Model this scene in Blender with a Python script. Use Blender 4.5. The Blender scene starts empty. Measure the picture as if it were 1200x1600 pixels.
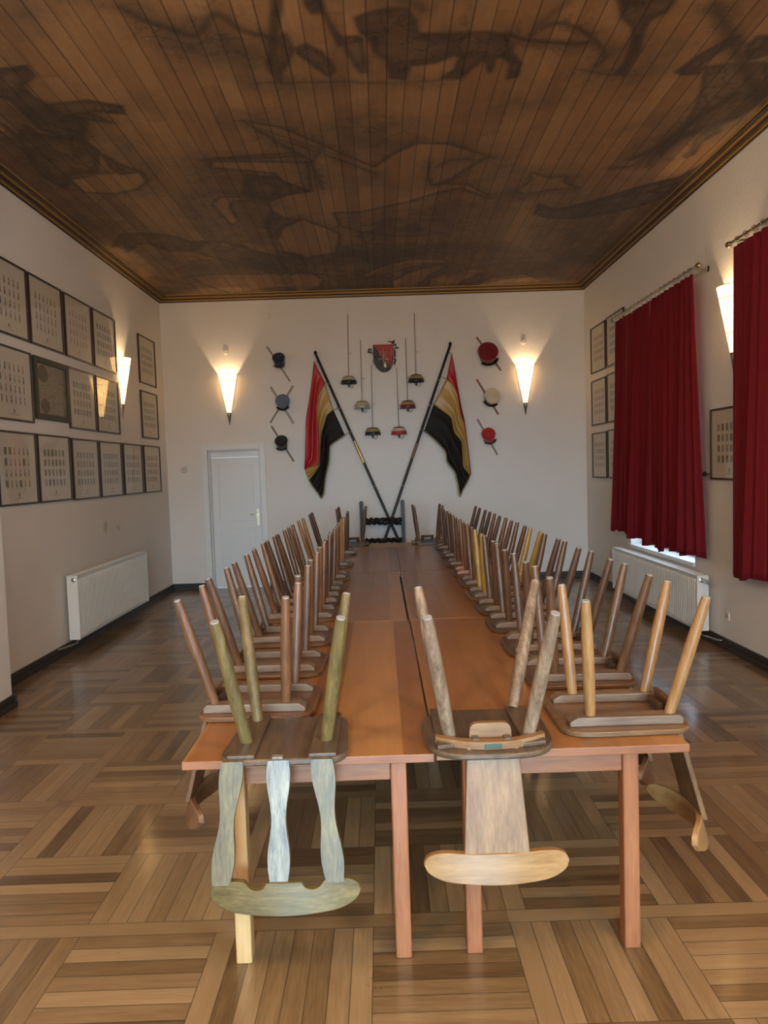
import bpy, math, random
import numpy as np
from mathutils import Vector, Matrix
random.seed(7)
PI = math.pi
scene = bpy.context.scene
C = scene.collection

# ------------------------------------------------------------------ camera, world, light, exposure
XL, XR, YB, H, YN = -3.24, 3.137, 11.214, 4.353, -3.0      # left / right / back wall, height, wall behind the camera
XP, YP = -2.925, 5.645                                      # wall pier on the left, nearer the camera
cam = bpy.data.cameras.new('camera'); camo = bpy.data.objects.new('camera', cam); C.objects.link(camo)
cam.sensor_fit = 'VERTICAL'; cam.sensor_height = 36.0; cam.lens = 1149.73 / 1600 * 36.0
cam.clip_start = 0.05; cam.clip_end = 100
_p, _y, _r = 0.0588, 0.0026, -0.0324
fw = Vector((math.sin(_y)*math.cos(_p), math.cos(_y)*math.cos(_p), -math.sin(_p)))
rt = Vector((math.cos(_y), -math.sin(_y), 0)); up = rt.cross(fw)
rt2 = math.cos(_r)*rt + math.sin(_r)*up; up2 = -math.sin(_r)*rt + math.cos(_r)*up
M = Matrix((rt2, up2, -fw)).transposed().to_4x4(); M.translation = (0, 0, 1.76)
camo.matrix_world = M
scene.camera = camo

w = bpy.data.worlds.new('world'); scene.world = w; w.use_nodes = True
w.node_tree.nodes['Background'].inputs[0].default_value = (0.55, 0.75, 1.0, 1)
w.node_tree.nodes['Background'].inputs[1].default_value = 1.0
vs = scene.view_settings
vs.view_transform = 'Standard'; vs.look = 'None'; vs.gamma = 1.0; vs.use_curve_mapping = False
vs.exposure = 0.85
scene.cycles.use_denoising = True
scene.cycles.max_bounces = 8
scene.cycles.diffuse_bounces = 5
scene.cycles.glossy_bounces = 4
scene.cycles.sample_clamp_indirect = 6.0

def area(name, loc, rot, sx, sy, power, col, spread=180):
    l = bpy.data.lights.new(name, 'AREA'); l.shape = 'RECTANGLE'; l.size = sx; l.size_y = sy
    l.energy = power; l.color = col; l.spread = math.radians(spread)
    o = bpy.data.objects.new(name, l); C.objects.link(o); o.location = loc; o.rotation_euler = rot
    return o
DAY = (0.60, 0.82, 1.0)
# daylight entering by the glazed doors behind the camera, the bare window beside them and the curtained windows
area('daylight_rear', (0.2, YN+.06, 1.25), (math.radians(80), 0, 0), 3.4, 2.2, 32, (.42, .74, 1.0), 40)
area('daylight_side', (XR-.03, -0.8, 1.75), (math.radians(90), 0, math.radians(90)), 2.2, 2.4, 95, DAY, 120)
area('daylight_far_window', (XR+.55, 8.19, 2.0), (math.radians(90), 0, math.radians(90)), 2.3, 2.5, 45, DAY, 150)
area('daylight_near_window', (XR+.55, 5.0, 2.0), (math.radians(90), 0, math.radians(90)), 2.3, 2.5, 22, DAY, 150)
LAMP_COL = (1.0, 0.70, 0.39)
SHADE_EMIT, BULB_W, GLOBE_EMIT = 1.15, 17.0, 52.0

# ------------------------------------------------------------------ node helpers
def mat(name):
    m = bpy.data.materials.new(name); m.use_nodes = True
    nt = m.node_tree; b = nt.nodes['Principled BSDF']
    return m, nt, b
class N:
    def __init__(s, nt): s.nt = nt
    def new(s, t, **k):
        n = s.nt.nodes.new(t)
        for a, v in k.items(): setattr(n, a, v)
        return n
    def put(s, sock, v):
        if hasattr(v, 'is_output'): s.nt.links.new(v, sock)
        else: sock.default_value = v
    def math(s, op, a, b=None, c=None):
        n = s.new('ShaderNodeMath', operation=op)
        s.put(n.inputs[0], a)
        if b is not None: s.put(n.inputs[1], b)
        if c is not None: s.put(n.inputs[2], c)
        return n.outputs[0]
    def mix(s, f, a, b, blend='MIX'):
        n = s.new('ShaderNodeMix', data_type='RGBA', blend_type=blend)
        s.put(n.inputs[0], f); s.put(n.inputs[6], a); s.put(n.inputs[7], b)
        return n.outputs[2]
    def comb(s, x, y, z):
        n = s.new('ShaderNodeCombineXYZ')
        for i, v in enumerate((x, y, z)): s.put(n.inputs[i], v)
        return n.outputs[0]
    def sep(s, v):
        n = s.new('ShaderNodeSeparateXYZ'); s.put(n.inputs[0], v); return n.outputs
    def noise(s, vec, scale, detail=4, rough=.55):
        n = s.new('ShaderNodeTexNoise'); s.put(n.inputs['Vector'], vec)
        n.inputs['Scale'].default_value = scale; n.inputs['Detail'].default_value = detail; n.inputs['Roughness'].default_value = rough
        return n.outputs['Fac']
    def white(s, vec):
        n = s.new('ShaderNodeTexWhiteNoise', noise_dimensions='3D'); s.put(n.inputs['Vector'], vec); return n.outputs['Value']
    def ramp(s, f, stops):
        n = s.new('ShaderNodeValToRGB'); s.put(n.inputs[0], f)
        el = n.color_ramp.elements
        while len(el) < len(stops): el.new(.5)
        for e, (p, c) in zip(el, stops): e.position = p; e.color = (*c, 1) if len(c) == 3 else c
        return n.outputs[0]
    def obj(s): return s.new('ShaderNodeTexCoord').outputs['Object']
    def uv(s): return s.new('ShaderNodeTexCoord').outputs['UV']
    def bump(s, h, strength, dist=.01):
        n = s.new('ShaderNodeBump'); s.put(n.inputs['Height'], h)
        n.inputs['Strength'].default_value = strength; n.inputs['Distance'].default_value = dist
        return n.outputs[0]
def c4(c): return (*c, 1)
def plain(name, col, rough=.5, metal=0, spec=.5):
    m, nt, b = mat(name)
    b.inputs['Base Color'].default_value = c4(col); b.inputs['Roughness'].default_value = rough
    b.inputs['Metallic'].default_value = metal; b.inputs['Specular IOR Level'].default_value = spec
    return m
def wood(name, dark, light, axis='x', rough=.38, scale=1.0, coat=.15):
    m, nt, b = mat(name); n = N(nt)
    x, y, z = n.sep(n.obj())
    st = {'x': (2.2, 26, 26), 'y': (26, 2.2, 26), 'z': (26, 26, 2.2)}[axis]
    v = n.comb(n.math('MULTIPLY', x, st[0]*scale), n.math('MULTIPLY', y, st[1]*scale), n.math('MULTIPLY', z, st[2]*scale))
    a = n.noise(v, 1.0, 6, .6); f = n.noise(v, 4.5, 3, .6); g = n.noise(n.obj(), 5.0, 2)
    t = n.math('ADD', n.math('MULTIPLY', a, .52), n.math('ADD', n.math('MULTIPLY', f, .33), n.math('MULTIPLY', g, .15)))
    col = n.ramp(t, [(.36, dark), (.50, [(p+q)/2 for p, q in zip(dark, light)]), (.62, light)])
    nt.links.new(col, b.inputs['Base Color'])
    b.inputs['Roughness'].default_value = rough
    b.inputs['Coat Weight'].default_value = coat; b.inputs['Coat Roughness'].default_value = .25
    nt.links.new(n.bump(f, .12, .002), b.inputs['Normal'])
    return m

# ------------------------------------------------------------------ mesh helpers
class MB:
    def __init__(s): s.v = []; s.f = []; s.m = []; s.uv = None
    def add(s, vs, fs, mi=0):
        o = len(s.v); s.v += [tuple(p) for p in vs]; s.f += [tuple(i+o for i in f) for f in fs]; s.m += [mi]*len(fs); return s
    def box(s, x0, x1, y0, y1, z0, z1, mi=0):
        vs = [(x, y, z) for z in (z0, z1) for y in (y0, y1) for x in (x0, x1)]
        return s.add(vs, [(0,2,3,1),(4,5,7,6),(0,1,5,4),(2,6,7,3),(0,4,6,2),(1,3,7,5)], mi)
    def prism(s, pts, d0, d1, fn=lambda a, b, d: (a, b, d), mi=0):
        """closed outline pts (a,b), extruded between d0 and d1; fn maps to 3-D"""
        n = len(pts)
        vs = [fn(a, b, d0) for a, b in pts] + [fn(a, b, d1) for a, b in pts]
        fs = [tuple(range(n))[::-1], tuple(range(n, 2*n))] + [(i, (i+1) % n, n+(i+1) % n, n+i) for i in range(n)]
        return s.add(vs, fs, mi)
    def tube(s, path, rad, n=10, mi=0, closed=False):
        path = [Vector(p) for p in path]; k = len(path)
        if not hasattr(rad, '__len__'): rad = [rad]*k
        rings = []; prev = None
        for i, p in enumerate(path):
            t = (path[(i+1) % k] - path[i-1]) if closed else (path[min(i+1, k-1)] - path[max(i-1, 0)])
            if t.length < 1e-9: t = Vector((0, 0, 1))
            t.normalize()
            if prev is None:
                a = Vector((0, 0, 1)) if abs(t.z) < .9 else Vector((1, 0, 0)); u = t.cross(a).normalized()
            else:
                u = (prev - t*prev.dot(t)).normalized()
            prev = u; v = t.cross(u)
            rings.append([p + rad[i]*(math.cos(2*PI*j/n)*u + math.sin(2*PI*j/n)*v) for j in range(n)])
        vs = [q for r in rings for q in r]; fs = []
        for i in range(k if closed else k-1):
            a, b = i*n, ((i+1) % k)*n
            fs += [(a+j, a+(j+1) % n, b+(j+1) % n, b+j) for j in range(n)]
        if not closed: fs += [tuple(range(n))[::-1], tuple(range((k-1)*n, k*n))]
        return s.add(vs, fs, mi)
    def lathe(s, prof, n=24, fn=lambda x, y, z: (x, y, z), mi=0, cap=True, a0=0, a1=2*PI):
        """prof: (r, z) list"""
        full = abs(a1-a0-2*PI) < 1e-6; m = n if full else n+1
        vs = [fn(r*math.cos(a0+(a1-a0)*j/n), r*math.sin(a0+(a1-a0)*j/n), z) for r, z in prof for j in range(m)]
        fs = []
        for i in range(len(prof)-1):
            for j in range(n):
                a, b = i*m+j, i*m+(j+1) % m
                fs.append((a, b, b+m, a+m))
        if cap and full: fs += [tuple(range(n))[::-1], tuple(range((len(prof)-1)*m, len(prof)*m))]
        return s.add(vs, fs, mi)
    def grid(s, P, mi=0):
        r, c = len(P), len(P[0])
        return s.add([p for row in P for p in row], [(i*c+j, i*c+j+1, (i+1)*c+j+1, (i+1)*c+j) for i in range(r-1) for j in range(c-1)], mi)
    def build(s, name, mats, parent=None, smooth=None, bevel=0, solid=0, loc=None):
        me = bpy.data.meshes.new(name); me.from_pydata(s.v, [], s.f)
        for q in (mats if isinstance(mats, (list, tuple)) else [mats]): me.materials.append(q)
        me.polygons.foreach_set('material_index', s.m)
        if smooth is not None:
            me.polygons.foreach_set('use_smooth', [True]*len(s.f)); me.update()
            me.set_sharp_from_angle(angle=math.radians(smooth))
        me.validate(); me.update()
        o = bpy.data.objects.new(name, me); C.objects.link(o)
        if parent: o.parent = parent
        if loc: o.location = loc
        if solid:
            md = o.modifiers.new('thickness', 'SOLIDIFY'); md.thickness = solid; md.offset = 0
        if bevel:
            md = o.modifiers.new('bevel', 'BEVEL'); md.width = bevel; md.segments = 2; md.limit_method = 'ANGLE'; md.angle_limit = math.radians(40)
        return o
def tag(o, label, cat, group=None, kind=None):
    o['label'] = label; o['category'] = cat
    if group: o['group'] = group
    if kind: o['kind'] = kind
    return o
def thing(name, label, cat, loc=(0, 0, 0), rz=0, group=None):
    o = bpy.data.objects.new(name, None); C.objects.link(o); o.location = loc; o.rotation_euler = (0, 0, rz)
    o.empty_display_size = .1
    return tag(o, label, cat, group)
def struct(o, label=None, cat=None):
    o['kind'] = 'structure'
    if label: o['label'] = label; o['category'] = cat
    return o
def copy_tree(o, parent=None):
    c = o.copy(); C.objects.link(c)
    if parent: c.parent = parent
    for ch in list(o.children): copy_tree(ch, c)
    return c
def fix_normals(o):
    import bmesh
    bm = bmesh.new(); bm.from_mesh(o.data); bmesh.ops.recalc_face_normals(bm, faces=bm.faces); bm.to_mesh(o.data); bm.free(); return o
def rounded(pts, r, n=6):
    """round the corners of a closed outline; r may be a list"""
    out = []; k = len(pts)
    for i, p in enumerate(pts):
        rr = r[i] if hasattr(r, '__len__') else r
        p = Vector(p); a = (Vector(pts[i-1])-p); b = (Vector(pts[(i+1) % k])-p)
        rr2 = min(rr, a.length*.49, b.length*.49); a.normalize(); b.normalize()
        for j in range(n+1):
            t = j/n
            out.append(tuple((1-t)**2*(p+a*rr2) + 2*t*(1-t)*p + t*t*(p+b*rr2)))
    return out
def resample(P, n):
    P = [Vector(p) for p in P]; L = [0]
    for a, b in zip(P, P[1:]): L.append(L[-1]+(b-a).length)
    out = []
    for i in range(n):
        d = L[-1]*i/(n-1); k = 0
        while k < len(P)-2 and L[k+1] < d: k += 1
        t = (d-L[k])/max(L[k+1]-L[k], 1e-9); out.append(P[k].lerp(P[k+1], min(max(t, 0), 1)))
    return out
def smooth_line(P, n):
    Q = resample(P, n)
    for _ in range(2):
        Q = [Q[0]]+[(Q[i-1]+2*Q[i]+Q[i+1])/4 for i in range(1, len(Q)-1)]+[Q[-1]]
    return Q
# ------------------------------------------------------------------ structure materials
def wall_mat(name, spots=()):
    m, nt, b = mat(name); n = N(nt); o = n.obj()
    base = n.mix(n.noise(o, 1.3, 3), c4((.74, .70, .66)), c4((.80, .77, .73)))
    for (p, r) in spots:
        d = n.new('ShaderNodeVectorMath', operation='DISTANCE'); n.put(d.inputs[0], o); d.inputs[1].default_value = p
        dd = n.math('ADD', d.outputs['Value'], n.math('MULTIPLY', n.math('SUBTRACT', n.noise(o, 12, 3), .5), r*2.2))
        base = n.mix(n.math('MULTIPLY', n.math('LESS_THAN', dd, r), .55), base, c4((.42, .38, .36)))
    nt.links.new(base, b.inputs['Base Color']); b.inputs['Roughness'].default_value = .8
    h = n.math('ADD', n.noise(o, 28, 4), n.math('MULTIPLY', n.noise(o, 90, 2), .4))
    nt.links.new(n.bump(h, .35, .006), b.inputs['Normal'])
    return m
W_PLAIN = wall_mat('white_plaster')
W_LEFT = wall_mat('white_plaster_left', [((XL, 8.60, 1.19), .06), ((XL, 9.01, 1.14), .035)])
W_BACK = wall_mat('white_plaster_back', [((-2.98, YB, 1.83), .05)])
WHITE = plain('white_lacquer', (.78, .79, .78), .35)
BASE_DARK = plain('dark_brown_baseboard_paint', (.030, .022, .017), .4)
GREYWHITE = plain('warm_white_plastic', (.72, .69, .62), .4)

def parquet():
    m, nt, b = mat('oak_panel_parquet'); n = N(nt)
    x, y, z = n.sep(n.obj())
    P, bw, s, pw = 1.13, .08, .525, .075
    X0, Y0 = -.65-bw/2 - 20*P, 2.775-bw/2 - 20*P
    rx = n.math('SUBTRACT', x, X0); ry = n.math('SUBTRACT', y, Y0)
    u = n.math('FLOOR', n.math('DIVIDE', rx, P)); v = n.math('FLOOR', n.math('DIVIDE', ry, P))
    xm = n.math('SUBTRACT', rx, n.math('MULTIPLY', u, P)); ym = n.math('SUBTRACT', ry, n.math('MULTIPLY', v, P))
    bx = n.math('LESS_THAN', xm, bw); by = n.math('LESS_THAN', ym, bw)
    xb = n.math('SUBTRACT', xm, bw); yb = n.math('SUBTRACT', ym, bw)
    i = n.math('GREATER_THAN', xb, s); j = n.math('GREATER_THAN', yb, s)
    par = n.math('ABSOLUTE', n.math('SUBTRACT', i, j))               # 1: planks run along y
    # inside bands the direction follows the band
    isV = n.math('MAXIMUM', n.math('MULTIPLY', par, n.math('SUBTRACT', 1, n.math('MAXIMUM', bx, by))), n.math('MULTIPLY', bx, n.math('SUBTRACT', 1, by)))
    band = n.math('MAXIMUM', bx, by); nob = n.math('SUBTRACT', 1, band)
    across = n.math('ADD', n.math('MULTIPLY', isV, xb), n.math('MULTIPLY', n.math('SUBTRACT', 1, isV), yb))
    pk = n.math('MULTIPLY', n.math('FLOOR', n.math('DIVIDE', across, pw)), nob)
    seed = n.comb(n.math('ADD', n.math('MULTIPLY', u, 3.17), n.math('MULTIPLY', i, n.math('MULTIPLY', nob, 1.31))),
                  n.math('ADD', n.math('MULTIPLY', v, 5.71), n.math('MULTIPLY', j, n.math('MULTIPLY', nob, 2.43))),
                  n.math('ADD', n.math('MULTIPLY', pk, .77), n.math('ADD', n.math('MULTIPLY', bx, 31.3), n.math('MULTIPLY', by, 57.7))))
    rnd = n.white(seed)
    # seams
    am = n.math('FRACT', n.math('DIVIDE', across, pw))
    e1 = n.math('MULTIPLY', n.math('MINIMUM', am, n.math('SUBTRACT', 1, am)), pw)
    def edge(c):
        return n.math('MINIMUM', n.math('ABSOLUTE', c), n.math('MINIMUM', n.math('ABSOLUTE', n.math('SUBTRACT', c, s)), n.math('ABSOLUTE', n.math('SUBTRACT', c, 2*s))))
    ex = n.math('MINIMUM', edge(xb), 9); ey = n.math('MINIMUM', edge(yb), 9)
    e_blk = n.math('MINIMUM', ex, ey)
    e_in = n.math('MINIMUM', e1, e_blk)
    e_band = n.math('MINIMUM', n.math('ADD', n.math('MINIMUM', n.math('ABSOLUTE', xb), n.math('ABSOLUTE', xm)), n.math('MULTIPLY', by, 9)),
                    n.math('MINIMUM', n.math('ABSOLUTE', yb), n.math('ABSOLUTE', ym)))
    e = n.math('ADD', n.math('MULTIPLY', band, e_band), n.math('MULTIPLY', nob, e_in))
    seam = n.math('SUBTRACT', 1, n.math('MINIMUM', 1, n.math('DIVIDE', e, .0030)))
    # grain
    gx = n.math('ADD', n.math('MULTIPLY', isV, n.math('MULTIPLY', x, 34)), n.math('MULTIPLY', n.math('SUBTRACT', 1, isV), n.math('MULTIPLY', x, 2.4)))
    gy = n.math('ADD', n.math('MULTIPLY', isV, n.math('MULTIPLY', y, 2.4)), n.math('MULTIPLY', n.math('SUBTRACT', 1, isV), n.math('MULTIPLY', y, 34)))
    gv = n.comb(gx, gy, n.math('MULTIPLY', rnd, 40))
    g = n.noise(gv, 1.0, 6, .62); g2 = n.noise(gv, 4, 3, .6)
    t = n.math('ADD', n.math('ADD', .03, n.math('MULTIPLY', rnd, .42)), n.math('ADD', n.math('MULTIPLY', g, .42), n.math('MULTIPLY', g2, .18)))
    t = n.math('ADD', n.math('MULTIPLY', t, nob), n.math('MULTIPLY', band, n.math('ADD', .34, n.math('MULTIPLY', t, .45))))
    col = n.ramp(t, [(.28, (.075, .037, .014)), (.50, (.185, .104, .043)), (.76, (.33, .205, .096))])
    big = n.noise(n.obj(), .9, 3)
    col = n.mix(n.math('MULTIPLY', n.math('SUBTRACT', big, .35), .5), col, c4((.24, .145, .065)))
    col = n.mix(n.math('MULTIPLY', seam, .85), col, c4((.03, .017, .009)))
    nt.links.new(col, b.inputs['Base Color'])
    nt.links.new(n.math('ADD', .20, n.math('MULTIPLY', n.noise(n.obj(), 3.5, 5), .25)), b.inputs['Roughness'])
    b.inputs['Coat Weight'].default_value = .5; b.inputs['Coat Roughness'].default_value = .13
    hh = n.math('SUBTRACT', n.math('MULTIPLY', g2, .25), seam)
    nt.links.new(n.bump(hh, .25, .002), b.inputs['Normal'])
    return m

# ------------------------------------------------------------------ floor, walls, ceiling
struct(MB().box(XL-.25, XR+.6, YN-.25, YB+.25, -.12, 0).build('floor', parquet()))
struct(MB().box(XL-.2, XR+.35, YB, YB+.2, 0, H+.12).build('wall_back', W_BACK))
wb = bpy.data.objects['wall_back']
struct(MB().box(XL-.2, XL, YP-.02, YB, 0, H+.12).build('wall_left', W_LEFT))
struct(MB().box(XL-.2, XP, YN-.2, YP, 0, H+.12).build('wall_pier', W_PLAIN))
# back wall gets a door opening: rebuild as pieces of one mesh
DX0, DX1, DZ = -2.62, -1.83, 2.12
wb.data = (lambda q: (q.data, bpy.data.objects.remove(q))[0])(MB().box(XL-.2, DX0, YB, YB+.2, 0, H+.12).box(DX1, XR+.35, YB, YB+.2, 0, H+.12).box(DX0, DX1, YB, YB+.2, DZ, H+.12).build('wall_tmp', W_BACK))
# right wall with its window openings
WIN = [(7.36, 9.26, .70, 3.42), (4.0, 5.95, .70, 3.42), (-2.0, .4, .75, 3.1)]
wr = MB(); ys = YB; RT = .32
for (a, c, z0, z1) in WIN:
    wr.box(XR, XR+RT, c, ys, 0, H+.12); wr.box(XR, XR+RT, a, c, 0, z0); wr.box(XR, XR+RT, a, c, z1, H+.12); ys = a
wr.box(XR, XR+RT, YN-.2, ys, 0, H+.12)
struct(wr.build('wall_right', W_PLAIN))
# wall behind the camera with wide glazed doors
wn = MB().box(XP, -1.6, YN-.2, YN, 0, H+.12).box(2.0, XR, YN-.2, YN, 0, H+.12).box(-1.6, 2.0, YN-.2, YN, 2.4, H+.12)
struct(wn.build('wall_rear', W_PLAIN))

def glass_mat(name, tint=(1, 1, 1), refl=1.0):
    m, nt, b = mat(name); n = N(nt); nt.nodes.remove(b)
    tr = n.new('ShaderNodeBsdfTransparent'); tr.inputs[0].default_value = c4(tint)
    gl = n.new('ShaderNodeBsdfGlossy'); gl.inputs['Roughness'].default_value = .02
    fr = n.new('ShaderNodeFresnel'); n.put(fr.inputs[0], n.math('SUBTRACT', 1.5, n.math('MULTIPLY', n.new('ShaderNodeNewGeometry').outputs['Backfacing'], 1.5-1/1.5)))
    mx = n.new('ShaderNodeMixShader'); n.put(mx.inputs[0], n.math('MINIMUM', n.math('MULTIPLY', fr.outputs[0], refl), 1)); 
    nt.links.new(tr.outputs[0], mx.inputs[1]); nt.links.new(gl.outputs[0], mx.inputs[2])
    nt.links.new(mx.outputs[0], nt.nodes['Material Output'].inputs[0])
    return m
GLASS = glass_mat('clear_glass')
def window(name, a, c, z0, z1, mull):
    f = MB(); x0, x1 = XR+.20, XR+.27; t = .06
    f.box(x0, x1, a, a+t, z0, z1).box(x0, x1, c-t, c, z0, z1).box(x0, x1, a+t, c-t, z0, z0+t).box(x0, x1, a+t, c-t, z1-t, z1)
    for k in range(1, mull):
        y = a+(c-a)*k/mull; f.box(x0, x1, y-.05, y+.05, z0+t, z1-t)
    f.box(x0, x1, a+t, c-t, z1-.85, z1-.78)
    w_ = struct(f.build(name, WHITE, bevel=.004))
    MB().box(XR+.232, XR+.238, a+t, c-t, z0+t, z1-t).build('pane', GLASS, w_)
    MB().box(XR-.02, XR+.20, a+.002, c-.002, z0-.03, z0+.012).build('window_sill', WHITE, w_, bevel=.004)
for k, (a, c, z0, z1) in enumerate(WIN): window('window_%d' % (k+1), a, c, z0, z1, 2)
fr = MB()
for x in (-1.6, -.7, .2, 1.1, 1.94): fr.box(x, x+.06, YN-.12, YN-.05, 0, 2.4)
fr.box(-1.6, 2.0, YN-.12, YN-.05, 2.33, 2.4).box(-1.6, 2.0, YN-.12, YN-.05, 0, .12)
gd = struct(fr.build('window_4', WHITE)); MB().box(-1.58, 1.98, YN-.09, YN-.084, .1, 2.35).build('pane', GLASS, gd)

# baseboards: a board with a thin shoe moulding in front
def baseboard(name, x0, y0, x1, y1, nx, ny):
    m_ = MB(); d = .018; e = .034
    def bar(t, z0, z1, mi):
        xs = sorted((x0, x1, x0+nx*t, x1+nx*t)); yy = sorted((y0, y1, y0+ny*t, y1+ny*t))
        m_.box(xs[0], xs[-1], yy[0], yy[-1], z0, z1, mi)
    bar(d, 0, .10, 0); bar(e, 0, .045, 0)
    return struct(m_.build(name, BASE_DARK, bevel=.004))
baseboard('baseboard_left', XL, YP, XL, YB, 1, 0)
baseboard('baseboard_pier', XP, YN, XP, YP, 1, 0)
struct(MB().box(XL, XP+.034, YP, YP+.018, 0, .10).build('baseboard_pier_end', BASE_DARK, bevel=.004))
baseboard('baseboard_right', XR, YN, XR, YB, -1, 0)
baseboard('baseboard_back', DX1+.09, YB, XR, YB, 0, -1)
baseboard('baseboard_corner', XL, YB, DX0-.09, YB, 0, -1)

# cornice: stepped painted timber moulding
CZ = H+.075
COR = [plain('cornice_dark_brown', (.035, .022, .013), .45), plain('cornice_gold', (.40, .23, .06), .38, .35), plain('cornice_red_brown', (.13, .045, .022), .45)]
def cornice(name, fn):
    m_ = MB()
    # (offset from wall d0..d1, height z0..z1 above H, material)
    for d0, d1, z0, z1, mi in ((0, .018, -.012, .10, 0), (.018, .032, .0, .10, 1), (.032, .058, .016, .10, 0), (.058, .072, .03, .10, 2), (.072, .086, .034, .10, 1), (.086, .125, .05, .10, 0), (.125, .135, .062, .10, 1)):
        m_.box(*fn(d0, d1), H+z0, H+z1, mi)
    return struct(m_.build(name, COR, bevel=.003))
cornice('trim_1', lambda a, c: (XL+a, XL+c, YP, YB))
cornice('trim_2', lambda a, c: (XR-c, XR-a, YN, YB))
cornice('trim_3', lambda a, c: (XL+a, XR-a, YB-c, YB-a))
cornice('trim_4', lambda a, c: (XP+a, XP+c, YN, YP+.135))

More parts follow.
